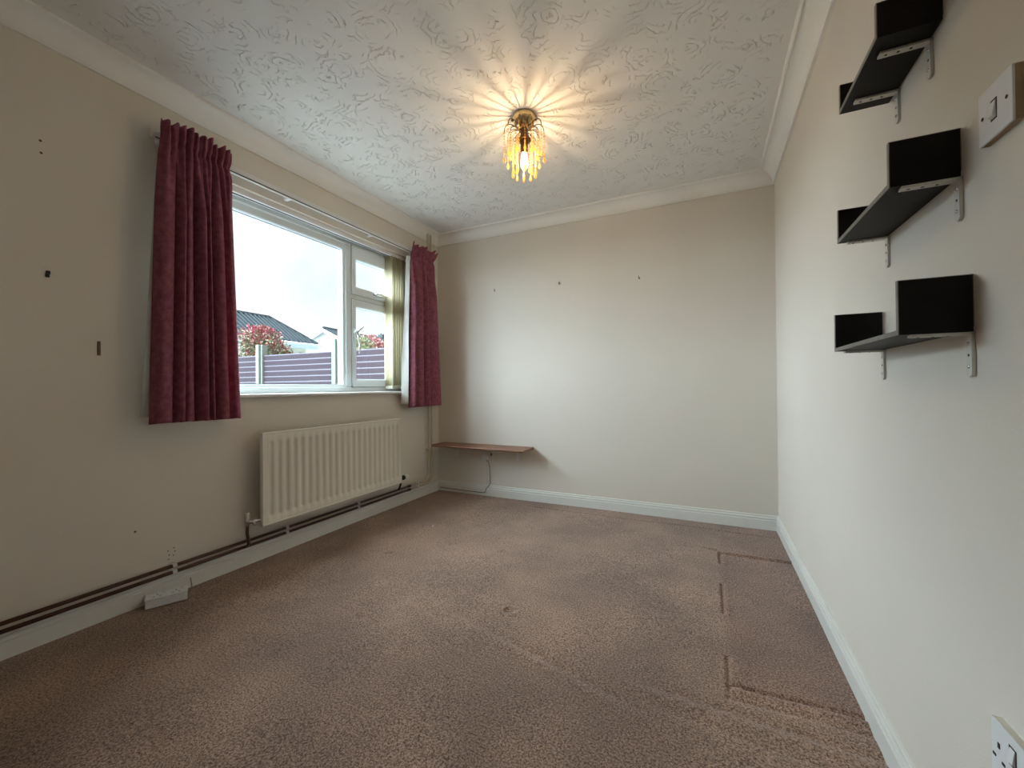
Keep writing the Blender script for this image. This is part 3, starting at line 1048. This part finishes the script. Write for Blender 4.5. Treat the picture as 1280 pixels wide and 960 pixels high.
# light switch on the shelf wall: plate proud of the wall
def wall_plate(name, label, cat, y0, y1, z0, z1, t, back):
    w = thing(name, label, cat, (X1, (y0 + y1) / 2, z0))
    MB().box((X1 - t, y0, z0), (X1 - t + 0.0035, y1, z1)).build('plate', M['white'], w, bevel=0.0012)
    MB().box((X1 - t + 0.003, y0 + 0.0006, z0 + 0.0006), (X1, y1 - 0.0006, z1 - 0.0006)).build('back_box', back, w)
    return w


FX = X1 - 0.0125
sw = wall_plate('light_switch', 'white square light switch on the wall near the black shelves', 'light switch', -2.356, -2.274, 1.348, 1.431, 0.0125, M['pattress'])
for y in (-2.285, -2.344):
    MB().lathe([(0.0029, 0), (0.0029, 0.0007)], (FX, y, 1.390), axis=(-1, 0, 0), n=12).build('screw', M['hole'], sw)
mb = MB().prism([(FX + 0.001, 1.375), (FX - 0.0050, 1.379), (FX - 0.0015, 1.402), (FX + 0.001, 1.404)], 'y', -2.3195, -2.3075)
mb.build('rocker', M['white'], sw, bevel=0.0008)
mb = MB().box((FX - 0.0004, -2.3210, 1.3735), (FX, -2.3060, 1.4055))
mb.build('rocker_recess', M['hole'], sw)

so = wall_plate('wall_socket', 'white double wall socket low on the wall near the skirting', 'socket', -2.428, -2.282, 0.352, 0.437, 0.013, M['creamplastic'])
FX2 = X1 - 0.013
for yc in (-2.302, -2.395):
    mbk = MB()
    slot_set(mbk, (FX2 - 0.0004, yc, 0.391), Vector((0, 1, 0)), Vector((0, 0, 1)), Vector((1, 0, 0)))
    mbk.build('socket_slots', M['hole'], so)
for yc in (-2.334, -2.372):
    MB().box((FX2 - 0.0004, yc - 0.0085, 0.395), (FX2, yc + 0.0085, 0.424)).build('rocker_recess', M['hole'], so)
    MB().prism([(FX2, 0.398), (FX2 - 0.004, 0.401), (FX2 - 0.0012, 0.421), (FX2, 0.422)], 'y', yc - 0.006, yc + 0.006).build('rocker', M['white'], so, bevel=0.0008)

# ------------------------------------------------------------------ three black U shelves on steel brackets
def u_shelf(label, y0, y1, z0, hgt, by, bleg=0.078):
    d0, d1 = X1 - 0.103, X1 - 0.004
    t = 0.009
    s = thing('wall_shelf', label, 'shelf', (X1, (y0 + y1) / 2, z0), 'black wall shelves')
    bd = MB().box((d0 + 0.0015, y0, z0), (d1, y1, z0 + t)).build('board', M['black'], s)
    MB().box((d0, y0, z0), (d0 + 0.0015, y1, z0 + t)).build('edge_strip', M['edge'], bd)
    for a in (y0, y1 - t):
        e = MB().box((d0 + 0.0015, a, z0 + t), (d1, a + t, z0 + hgt - 0.0012)).build('end_panel', M['black'], s)
        mb = MB().box((d0, a, z0 + t), (d0 + 0.0015, a + t, z0 + hgt))
        mb.box((d0 + 0.0015, a, z0 + hgt - 0.0012), (d1, a + t, z0 + hgt))
        mb.box((d1, a, z0 + t), (d1 + 0.0012, a + t, z0 + hgt))
        mb.build('edge_strip', M['edge'], e)
    for y in by:
        w = 0.0085
        th = 0.0055
        mb = MB()
        # wall leg with rounded end
        poly = [(y - w, z0), (y + w, z0), (y + w, z0 - bleg + 0.006)]
        for k in range(5):
            a = PI * k / 4
            poly.append((y + w * math.cos(a), z0 - bleg + 0.006 - 0.006 * math.sin(a)))
        poly.append((y - w, z0 - bleg + 0.006))
        mb.prism(poly, 'x', X1 - th - 0.0005, X1 - 0.0005)
        # shelf leg
        mb.box((X1 - 0.084, y - w, z0 - th), (X1 - 0.0005, y + w, z0 - 0.0002))
        b = mb.build('bracket', M['zinc'], s, bevel=0.0006, label='zinc plated angle bracket')
        for dz in (0.020, 0.060):
            MB().ball((X1 - th - 0.0006, y, z0 - dz), 0.0034, 8, 6, (0.5, 1, 1)).build('screw', M['chrome'], b, smooth=True)
        MB().lathe([(0.0026, 0), (0.0026, 0.0004)], (X1 - th - 0.0005, y, z0 - 0.040), axis=(-1, 0, 0), n=10).build('screw_hole', M['hole'], b)
        for dx in (0.032, 0.052, 0.072):
            MB().lathe([(0.0026, 0), (0.0026, 0.0004)], (X1 - dx, y, z0 - th), axis=(0, 0, -1), n=10).build('screw_hole', M['hole'], b)
    return s


u_shelf('smallest black U shelf, topmost of three on the wall', -2.148, -1.890, 1.661, 0.071, (-2.094, -1.937))
u_shelf('medium black U shelf, middle of three on the wall', -2.200, -1.858, 1.337, 0.086, (-2.190, -1.866))
u_shelf('largest black U shelf, lowest of three on the wall', -2.231, -1.818, 1.055, 0.099, (-2.220, -1.829))

# ------------------------------------------------------------------ low wooden shelf on the far wall
ws = thing('wooden_shelf', 'narrow red-brown wooden shelf on white brackets low on the far wall', 'shelf', (0.5, YB, 0.437))
prof = [(YB, 0.437), (-0.192, 0.437), (-0.200, 0.440), (-0.204, 0.446), (-0.202, 0.452), (-0.194, 0.456), (YB, 0.457)]
MB().prism(prof, 'x', 0.062, 0.966).build('board', M['wood'], ws, bevel=0.003)
for x in (0.195, 0.487, 0.812):
    mb = MB().box((x - 0.010, YB - 0.005, 0.312), (x + 0.010, YB, 0.437))
    mb.box((x - 0.008, YB - 0.16, 0.433), (x + 0.008, YB, 0.437))
    mb.prism([(YB - 0.003, 0.434), (YB - 0.055, 0.434), (YB - 0.003, 0.375)], 'x', x - 0.0015, x + 0.0015)
    b = mb.build('bracket', M['white'], ws, label='white angle bracket')
    MB().ball((x, YB - 0.0045, 0.318), 0.004, 8, 6, (1, 0.5, 1)).build('screw', M['dark'], b)

ss = thing('shelf_socket', 'white wall socket under the wooden shelf', 'socket', (0.545, YB, 0.31))
MB().box((0.502, YB - 0.010, 0.312), (0.588, YB, 0.392)).build('plate', M['creamplastic'], ss, bevel=0.002)
MB().box((0.556, YB - 0.0135, 0.36), (0.568, YB - 0.010, 0.38)).build('rocker', M['dark'], ss)
pg = thing('plug', 'cream mains plug in the socket under the wooden shelf', 'plug', (0.512, YB - 0.011, 0.33))
MB().prism([(0.490, 0.332), (0.500, 0.322), (0.528, 0.322), (0.538, 0.332), (0.538, 0.362), (0.528, 0.374), (0.500, 0.374), (0.490, 0.362)], 'y', YB - 0.052, YB - 0.0105).build('body', M['white'], pg, bevel=0.004)
pts = [(0.522, YB - 0.030, 0.323), (0.540, YB - 0.022, 0.30), (0.545, YB - 0.012, 0.25), (0.546, YB - 0.009, 0.17), (0.552, YB - 0.017, 0.12), (0.545, YB - 0.024, 0.096),
       (0.515, YB - 0.024, 0.065), (0.505, YB - 0.022, 0.034), (0.480, YB - 0.020, 0.026), (0.30, YB - 0.019, 0.026), (0.10, YB - 0.019, 0.028), (0.02, YB - 0.021, 0.030)]
MB().tube(pts, 0.0034, 8).build('flex', M['cable'], pg, smooth=True, label='grey-brown flex down to the skirting')
tr = MB().box((0.506, YB - 0.008, bh), (0.520, YB, 0.312)).build('cable_trunking', M['creamplastic'], bevel=0.002)
tag(tr, 'slim cream cable trunking between socket and skirting on the far wall', 'trunking')
ck = MB().box((X0 + 0.0145, YB - 0.030, 0.030), (X0 + 0.034, YB - 0.0145, 0.060)).build('corner_cable_clip', M['white'], bevel=0.002)
tag(ck, 'small white cable clip on the skirting in the far corner', 'cable clip')

# ------------------------------------------------------------------ ceiling lamp: brass rose, wire arms, amber bead strings
LX, LY = 1.441, -1.236
lamp = thing('ceiling_lamp', 'lit brass ceiling lamp with hanging strings of amber beads', 'ceiling lamp', (LX, LY, ZC))
prof = [(0.060, 0.0), (0.061, -0.005), (0.059, -0.022), (0.053, -0.042), (0.043, -0.058), (0.031, -0.070), (0.016, -0.075)]
MB().lathe(prof, (LX, LY, ZC), n=36).build('ceiling_rose', M['brass'], lamp, smooth=True)
for a in (0.4, 0.4 + PI):
    MB().lathe([(0.0045, 0), (0.006, 0.004), (0.004, 0.010)], (LX + 0.058 * math.cos(a), LY + 0.058 * math.sin(a), ZC - 0.020), axis=(math.cos(a), math.sin(a), -0.2), n=10).build('thumb_screw', M['bronze'], lamp)
MB().lathe([(0.018, -0.050), (0.020, -0.070), (0.020, -0.115), (0.024, -0.120), (0.036, -0.124), (0.036, -0.130), (0.022, -0.134), (0.020, -0.150), (0.018, -0.196)], (LX, LY, ZC), n=24).build('lamp_holder', M['bronze'], lamp, smooth=False)


def bead_string(a, r, ztop, nb, parent, name='bead_string'):
    x, y = LX + r * math.cos(a), LY + r * math.sin(a)
    mb = MB()
    z = ztop
    for k in range(nb):
        rr = 0.0053
        # faceted octagon bead
        mb.lathe([(0.0012, rr), (rr * 0.80, rr * 0.45), (rr * 0.80, -rr * 0.45), (0.0012, -rr)], (x, y, z - rr), axis=(0, 0, 1), n=6)
        z -= 0.0155
    # pear drop
    mb.lathe([(0.001, 0.0), (0.0035, -0.010), (0.0078, -0.026), (0.0070, -0.033), (0.001, -0.040)], (x, y, z + 0.002), n=6)
    return mb.build(name, M['bead'], parent)


NO, NI = 10, 10
for i in range(NO):
    a = 2 * PI * (i + 0.5) / NO + 0.15
    ca, sa = math.cos(a), math.sin(a)
    path = []
    for r_, z_ in ((0.040, -0.062), (0.054, -0.050), (0.068, -0.044), (0.084, -0.044), (0.096, -0.053), (0.103, -0.068), (0.105, -0.084)):
        path.append((LX + r_ * ca, LY + r_ * sa, ZC + z_))
    arm = MB().tube(path, 0.0022, 6).build('arm', M['bronze'], lamp, smooth=True, label='curved dark wire arm')
    bead_string(a, 0.105, ZC - 0.086, 8, arm)
for i in range(NO):
    a = 2 * PI * i / NO + 0.15
    ca, sa = math.cos(a), math.sin(a)
    path = []
    for r_, z_ in ((0.034, -0.070), (0.046, -0.066), (0.060, -0.066), (0.071, -0.074), (0.076, -0.090)):
        path.append((LX + r_ * ca, LY + r_ * sa, ZC + z_))
    arm = MB().tube(path, 0.0020, 6).build('arm', M['bronze'], lamp, smooth=True)
    bead_string(a, 0.076, ZC - 0.092, 6, arm)
for i in range(NI):
    a = 2 * PI * (i + 0.25) / NI
    ca, sa = math.cos(a), math.sin(a)
    path = []
    for r_, z_ in ((0.030, -0.126), (0.042, -0.122), (0.055, -0.124), (0.061, -0.134), (0.062, -0.142)):
        path.append((LX + r_ * ca, LY + r_ * sa, ZC + z_))
    arm = MB().tube(path, 0.0018, 6).build('arm', M['bronze'], lamp, smooth=True)
    bead_string(a, 0.062, ZC - 0.143, 9, arm)
for i in range(4):
    a = 2 * PI * i / 4 + 0.5
    bead_string(a, 0.040, ZC - 0.150, 8, lamp)
bz = ZC - 0.196
MB().lathe([(0.012, 0.0), (0.013, -0.012), (0.017, -0.030), (0.020, -0.050), (0.018, -0.068), (0.011, -0.082), (0.001, -0.088)], (LX, LY, bz), n=20).build('bulb', M['bulb'], lamp, smooth=True, label='lit warm white candle bulb')
ld = bpy.data.lights.new('bulb_light', 'POINT')
ld.energy = LAMP_WATTS
ld.color = (1.0, 0.72, 0.42)
ld.shadow_soft_size = 0.009
lo = bpy.data.objects.new('bulb_light', ld)
col.objects.link(lo)
lo.parent = lamp
lo.location = (0, 0, bz - 0.045 - ZC)

# ------------------------------------------------------------------ hooks, plugs and marks left on the walls
for (x, z), where in (((0.606, 1.828), 'nearest the corner curtain'), ((1.207, 1.821), 'middle of three in a row'), ((1.840, 1.790), 'nearest the wall with black shelves')):
    hk = thing('picture_hook', 'tiny picture hook on the far wall, %s' % where, 'hook', (x, YB, z), 'picture hooks')
    MB().box((x - 0.006, YB - 0.003, z - 0.014), (x + 0.006, YB, z + 0.016)).build('hook_plate', M['white'], hk, bevel=0.001)
    MB().tube([(x - 0.004, YB - 0.003, z + 0.010), (x - 0.004, YB - 0.004, z - 0.012), (x + 0.002, YB - 0.014, z - 0.017), (x + 0.006, YB - 0.016, z - 0.006)], 0.0028, 6).build('hook_wire', M['bronze'], hk)
wp = thing('wall_plug', 'small dark brown fixing plug stuck in the bare window wall', 'wall plug', (X0, -2.545, 1.418))
mb = MB().box((X0, -2.5505, 1.405), (X0 + 0.008, -2.5395, 1.418))
mb.box((X0, -2.5490, 1.417), (X0 + 0.010, -2.5380, 1.431))
mb.build('plug_body', M['dark'], wp, bevel=0.002)
st = MB().box((X0, -2.401, 1.112), (X0 + 0.003, -2.390, 1.172)).build('adhesive_strip', M['filler'], bevel=0.001)
tag(st, 'short vertical brown adhesive strip on the bare window wall', 'strip')
for (y, z), lab in (((-2.563, 1.928), 'upper dark nail hole of a pair high on the window wall'), ((-2.561, 1.882), 'lower dark nail hole of a pair high on the window wall'),
                    ((-2.275, 0.335), 'small brown scuffed hole low on the window wall')):
    nh = thing('nail_hole', lab, 'nail hole', (X0, y, z), 'nail holes')
    MB().lathe([(0.0048, 0), (0.0044, 0.0012), (0.001, 0.0014)], (X0, y, z), axis=(1, 0.0, 0), n=9).build('rim', M['filler'], nh)
    MB().lathe([(0.0022, 0), (0.002, 0.0018)], (X0, y + 0.001, z - 0.001), axis=(1, 0, 0), n=8).build('hole', M['hole'], nh)
k = 0
for y, z, lb in ((-2.152, 0.205, 'top tiny screw hole of the column farther from the radiator'), (-2.148, 0.185, 'middle tiny screw hole of the column farther from the radiator'),
                 (-2.150, 0.165, 'bottom tiny screw hole of the column farther from the radiator'), (-2.128, 0.212, 'top tiny screw hole of the column nearer the radiator'),
                 (-2.124, 0.195, 'middle tiny screw hole of the column nearer the radiator'), (-2.130, 0.178, 'bottom tiny screw hole of the column nearer the radiator')):
    nh = MB().lathe([(0.0028, 0), (0.0026, 0.001)], (X0, y, z), axis=(1, 0, 0), n=8).build('screw_hole', M['hole'])
    tag(nh, lb, 'screw hole', 'screw holes above the pipes')
fl = MB().lathe([(0.006, 0.0), (0.006, 0.004), (0.003, 0.006)], (0.560, -0.860, 0.0015), n=7).build('paper_speck', M['white'])
tag(fl, 'tiny white speck of litter on the carpet before the radiator', 'litter')

# ------------------------------------------------------------------ outside: ground, fence, shrubs, neighbouring houses
GZ = -0.20
g = MB().box((-70, -20, GZ - 0.1), (X0 - WT - 0.02, 60, GZ)).build('ground_outside', M['bounce_ground'])
struct(g, 'unseen grey ground outside the window, set for its bounce light')

FY = 1.45
FT = 1.56
posts = [-8.57, -6.70, -4.83, -2.96, -1.09]
PWHERE = ['farthest along the fence', 'behind the wide plum curtain', 'in front of the pink shrub', 'in front of the white gabled house', 'closest to the house wall']
for px_, wh in zip(posts, PWHERE):
    c = thing('fence_post', 'grey concrete fence post %s' % wh, 'fence post', (px_, FY, GZ), 'concrete fence posts')
    MB().box((px_ - 0.055, FY - 0.075, GZ), (px_ + 0.035, FY + 0.03, 1.742)).build('shaft', M['concrete'], c, bevel=0.012)
    MB().box((px_ + 0.035, FY - 0.045, GZ), (px_ + 0.085, FY + 0.06, 1.735)).build('rebate', M['concrete'], c, bevel=0.010)
random.seed(11)
FWHERE = ['at the far end of the fence', 'ending at the post by the pink shrub', 'between the two concrete posts seen through the wide pane', 'seen through the side casement']
slat_mesh = None
for i in range(4):
    a, b = posts[i] + 0.088, posts[i + 1] - 0.058
    c = thing('slat_fence', 'mauve horizontal slat fence panel %s' % FWHERE[i], 'fence panel', ((a + b) / 2, FY, GZ), 'mauve slat fence panels')
    ns = 19
    hgt = (FT - GZ) / ns
    for j in range(ns):
        z0 = GZ + hgt * j
        if slat_mesh is None:
            mb = MB()
            L2 = (b - a) / 2
            mb.prism([(-0.014, 0.0), (0.012, 0.0), (0.012, hgt - 0.001), (0.004, hgt - 0.001), (-0.016, hgt - 0.017)], 'x', -L2, L2)
            o = mb.build('slat', M['fence'])
            slat_mesh = o.data
            strip_mesh = MB().box((-L2, -0.0165, hgt - 0.020), (L2, -0.013, hgt - 0.004)).build('edge_strip', M['fence_bright_line']).data
            bpy.data.objects.remove([q for q in bpy.data.objects if q.data == strip_mesh][0])
        else:
            o = bpy.data.objects.new('slat', slat_mesh)
            col.objects.link(o)
        o.parent = c
        o.location = (0, 0, z0 - GZ)
        e = bpy.data.objects.new('edge_strip', strip_mesh)  # thin strip, the slat's bright line put in as colour
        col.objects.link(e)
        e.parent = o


def shrub(name, label, c, rx, ry, z0, z1, mats, n, seed, leaf=0.055):
    """mats: (older leaves, new growth on the outside top)"""
    random.seed(seed)
    s = thing(name, label, 'shrub', (c[0], c[1], GZ))
    old, new = MB(), MB()
    blobs = []
    for k in range(34):
        a = random.uniform(0, 2 * PI)
        q = math.sqrt(random.random())
        br = random.uniform(0.20, 0.34)
        zt = z1 - 0.45 * (z1 - z0) * q ** 3 - random.uniform(0, 0.16)
        zc = zt - br if k % 3 else z0 + br + random.random() * (zt - z0 - 2 * br)
        blobs.append((c[0] + 0.82 * rx * q * math.cos(a), c[1] + 0.82 * ry * q * math.sin(a), zc, br))
    for k in range(n):
        bx, by, bz_, br = random.choice(blobs)
        d = Vector((random.gauss(0, 1), random.gauss(0, 1), random.gauss(0, 1))).normalized()
        p = Vector((bx, by, bz_)) + d * br * random.uniform(0.55, 1.0)
        t = (d + 0.7 * Vector((random.uniform(-1, 1), random.uniform(-1, 1), random.uniform(-1, 1)))).normalized()
        sd = t.cross(Vector((random.uniform(-1, 1), random.uniform(-1, 1), random.uniform(-1, 1)))).normalized()
        L_ = leaf * random.uniform(0.7, 1.3)
        nrm = t.cross(sd)
        hi = (p.z - z0) / (z1 - z0) + random.gauss(0, 0.10) + 0.25 * (d.z - 0.3)
        (new if hi > 0.86 else old).add([p - t * L_, p + sd * L_ * 0.42 + nrm * L_ * 0.12, p + t * L_, p - sd * L_ * 0.42 + nrm * L_ * 0.12], [(0, 1, 2), (0, 2, 3)])
    old.build('foliage', mats[0], s, recalc=False, kind='stuff')
    new.build('new_growth', mats[1], s, recalc=False, kind='stuff')
    for k in range(5):
        a = 2 * PI * k / 5 + seed
        MB().tube([(c[0] + 0.08 * math.cos(a), c[1] + 0.08 * math.sin(a), GZ), (c[0] + 0.2 * rx * math.cos(a), c[1] + 0.2 * ry * math.sin(a), (z0 + z1) * 0.3), (c[0] + 0.5 * rx * math.cos(a), c[1] + 0.5 * ry * math.sin(a), (z0 + z1) * 0.55)], [0.03, 0.022, 0.012], 6).build('stem', M['stem'], s, smooth=True)
    return s


shrub('photinia_shrub', 'bushy pink and green leaved shrub behind the mauve fence', (-6.72, 2.68), 1.12, 0.8, 0.2, 2.47, (M['leaf_pink'], M['leaf_red']), 14000, 5, leaf=0.036)
shrub('red_shrub', 'red leaved shrub behind the mauve fence, seen through the side casement', (-5.15, 4.62), 1.0, 0.6, 0.2, 2.46, (M['leaf_red'], M['leaf_red']), 9000, 6, leaf=0.036)
shrub('yellow_green_shrub', 'yellow-green leaved shrub in front of the red one behind the fence', (-4.30, 3.20), 0.42, 0.4, 0.2, 2.20, (M['leaf_green'], M['leaf_green']), 5000, 9, leaf=0.032)


def local(o, u, n):
    o = Vector(o)
    u = Vector(u).normalized()
    n = Vector(n).normalized()
    return lambda a, b, z: (o.x + u.x * a + n.x * b, o.y + u.y * a + n.y * b, z)


def slab(mb, q, t=0.08):
    """thick quad"""
    q = [Vector(p) for p in q]
    nrm = (q[1] - q[0]).cross(q[-1] - q[0]).normalized()
    if nrm.z < 0:
        nrm = -nrm
    k = len(q)
    vs = [p for p in q] + [p - nrm * t for p in q]
    fs = [tuple(range(k)), tuple(range(2 * k - 1, k - 1, -1))] + [(i, k + i, k + (i + 1) % k, (i + 1) % k) for i in range(k)]
    return mb.add(vs, fs)


# bungalow with a hipped tile roof: u runs along its front, n away from us
P = local((-16.2, 11.9, 0), (-0.07, 0.998, 0), (-0.998, -0.07, 0))
EZ = 3.26
LEN, DEP, RH, KE = 12.0, 3.7, 1.34, 1.35
hs = thing('garden_bungalow', 'bungalow with slate grey hipped roof and pale blue eaves beyond the fence', 'house', P(-LEN / 2, DEP / 2, GZ))
mb = MB()
q = [P(-LEN + 0.4, 0.4, 0), P(-0.4, 0.4, 0), P(-0.4, DEP - 0.4, 0), P(-LEN + 0.4, DEP - 0.4, 0)]
vs = [(p[0], p[1], GZ) for p in q] + [(p[0], p[1], EZ - 0.05) for p in q]
mb.add(vs, [(0, 1, 5, 4), (1, 2, 6, 5), (2, 3, 7, 6), (3, 0, 4, 7)])
mb.build('wall', M['cream_render'], hs)
R0, R1 = (-LEN + KE), (-KE)
faces = [[P(-LEN, 0, EZ), P(0, 0, EZ), P(R1, DEP / 2, EZ + RH), P(R0, DEP / 2, EZ + RH)],
         [P(0, DEP, EZ), P(-LEN, DEP, EZ), P(R0, DEP / 2, EZ + RH), P(R1, DEP / 2, EZ + RH)],
         [P(0, 0, EZ), P(0, DEP, EZ), P(R1, DEP / 2, EZ + RH)],
         [P(-LEN, DEP, EZ), P(-LEN, 0, EZ), P(R0, DEP / 2, EZ + RH)]]
mb = MB()
for f in faces:
    slab(mb, f, 0.05)
rf = mb.build('roof', M['roof'], hs)
# rolled pantile courses running down the front slope: one roll per tile column
for k in range(int(LEN / 0.23)):
    a = -LEN + 0.115 + 0.23 * k
    # height limit of the column under the hips
    top_f = min(1.0, (-a) / KE, (a + LEN) / KE)
    if top_f < 0.08:
        continue
    p0 = Vector(P(a, 0.0, EZ)) + Vector((0, 0, 0.03))
    p1 = Vector(P(a, DEP / 2 * top_f, EZ + RH * top_f)) + Vector((0, 0, 0.03))
    MB().tube([p0, p1], 0.075, 6).build('tile_roll', M['roof'], rf)
for pa, pb in ((P(R0, DEP / 2, EZ + RH), P(R1, DEP / 2, EZ + RH)), (P(R1, DEP / 2, EZ + RH), P(0, 0, EZ)), (P(R1, DEP / 2, EZ + RH), P(0, DEP, EZ)), (P(R0, DEP / 2, EZ + RH), P(-LEN, 0, EZ))):
    MB().tube([Vector(pa) + Vector((0, 0, 0.03)), Vector(pb) + Vector((0, 0, 0.03))], 0.10, 6).build('ridge_tile', M['roof'], rf)
mb = MB()
mb.obox(P(-LEN / 2, -0.03, EZ - 0.13), ((-0.07, 0.998, 0), (-0.998, -0.07, 0), (0, 0, 1)), (LEN / 2, 0.03, 0.10))
mb.obox(P(0.03, DEP / 2, EZ - 0.13), ((-0.07, 0.998, 0), (-0.998, -0.07, 0), (0, 0, 1)), (0.03, DEP / 2, 0.10))
mb.build('fascia', M['fascia'], hs)
MB().tube([P(-LEN, -0.12, EZ - 0.06), P(0.1, -0.12, EZ - 0.06)], 0.07, 8).build('gutter', M['fascia'], hs)
MB().obox(P(-LEN / 2, 0.2, EZ - 0.25), ((-0.07, 0.998, 0), (-0.998, -0.07, 0), (0, 0, 1)), (LEN / 2, 0.22, 0.02)).build('soffit', M['fascia'], hs)
for a in (-1.75, -4.6, -7.5):
    w = MB().obox(P(a, 0.37, EZ - 0.95), ((-0.07, 0.998, 0), (-0.998, -0.07, 0), (0, 0, 1)), (0.62, 0.05, 0.60)).build('window', M['render'], hs)
    for s in (-0.29, 0.29):
        MB().obox(P(a + s, 0.33, EZ - 0.95), ((-0.07, 0.998, 0), (-0.998, -0.07, 0), (0, 0, 1)), (0.22, 0.02, 0.52)).build('pane', M['darkglass'], w)
MB().obox(P(-0.72, 0.36, EZ - 0.55), ((-0.07, 0.998, 0), (-0.998, -0.07, 0), (0, 0, 1)), (0.10, 0.05, 0.10)).build('wall_vent', M['darkglass'], hs)

# white gabled house: w across the gable, r along the ridge
A0 = Vector((-24.7, 19.35, 5.68))
v_ = Vector((-0.768, 0.641, 0))
e_ = Vector((0.641, 0.768, 0))
w_ = (0.78 * e_ - 0.63 * v_).normalized()
r_ = (0.63 * e_ + 0.78 * v_).normalized()
Q = local((A0.x, A0.y, 0), w_, r_)
HW, RS, LN = 1.55, 0.80, 6.0
gh = thing('gabled_street_house', 'white gabled house with grey roof beyond the bungalow', 'house', Q(0, LN / 2, GZ))
mb = MB()
za, ze = A0.z - 0.10, A0.z - RS - 0.05
prof = [(-HW + 0.25, GZ), (HW - 0.25, GZ), (HW - 0.25, ze + 0.05), (0, za - 0.12), (-HW + 0.25, ze + 0.05)]
vs = [Q(a, 0.25, z) for a, z in prof] + [Q(a, LN, z) for a, z in prof]
mb.add(vs, [(0, 1, 2, 3, 4), (9, 8, 7, 6, 5), (0, 5, 6, 1), (1, 6, 7, 2), (4, 9, 5, 0)])
mb.build('wall', M['render'], gh)
mb = MB()
slab(mb, [Q(0, 0, A0.z), Q(HW, 0, A0.z - RS), Q(HW, LN, A0.z - RS), Q(0, LN, A0.z)], 0.08)
slab(mb, [Q(0, 0, A0.z), Q(-HW, 0, A0.z - RS), Q(-HW, LN, A0.z - RS), Q(0, LN, A0.z)], 0.08)
gr = mb.build('roof', M['roof'], gh)
for s in (-1, 1):
    mb = MB()
    vs = []
    for bb in (-0.05, 0.02):
        vs += [Q(0, bb, A0.z - 0.05), Q(s * HW, bb, A0.z - RS - 0.05), Q(s * HW, bb, A0.z - RS - 0.30), Q(0, bb, A0.z - 0.30)]
    mb.add(vs, [(0, 1, 2, 3), (7, 6, 5, 4), (0, 4, 5, 1), (1, 5, 6, 2), (2, 6, 7, 3), (3, 7, 4, 0)])
    mb.build('barge_board', M['fascia'], gh)
for k in range(int(LN / 0.32)):
    b_ = 0.16 + 0.32 * k
    MB().tube([Vector(Q(HW, b_, A0.z - RS)) + Vector((0, 0, 0.02)), Vector(Q(0, b_, A0.z)) + Vector((0, 0, 0.02))], 0.06, 5).build('tile_roll', M['roof'], gr)
MB().tube([Vector(Q(0, 0, A0.z)) + Vector((0, 0, 0.04)), Vector(Q(0, LN, A0.z)) + Vector((0, 0, 0.04))], 0.10, 6).build('ridge_tile', M['roof'], gr)

# long far roof with chimneys behind the red shrub
th = thing('terraced_street_house', 'far terrace with long grey roof and small chimneys above the red shrub', 'house', (-31, 32, GZ))
mb = MB()
slab(mb, [(-28.9, 29.5, 6.35), (-28.9, 44, 6.35), (-25.9, 44, 4.5), (-25.9, 29.5, 4.5)], 0.1)
slab(mb, [(-28.9, 29.5, 6.35), (-28.9, 44, 6.35), (-31.9, 44, 4.5), (-31.9, 29.5, 4.5)], 0.1)
mb.build('roof', M['roof'], th)
MB().prism([(-31.5, GZ), (-26.3, GZ), (-26.3, 4.7), (-28.9, 6.2), (-31.5, 4.7)], 'y', 29.8, 43.7).build('wall', M['cream_render'], th)
for y in (30.1, 30.6, 32.0, 34.0):
    c = MB().box((-29.2, y - 0.12, 6.0), (-28.6, y + 0.12, 6.62)).build('chimney', M['roof'], th)
    MB().lathe([(0.07, 0), (0.06, 0.14)], (-28.9, y, 6.62), n=8).build('chimney_pot', M['roof'], c)
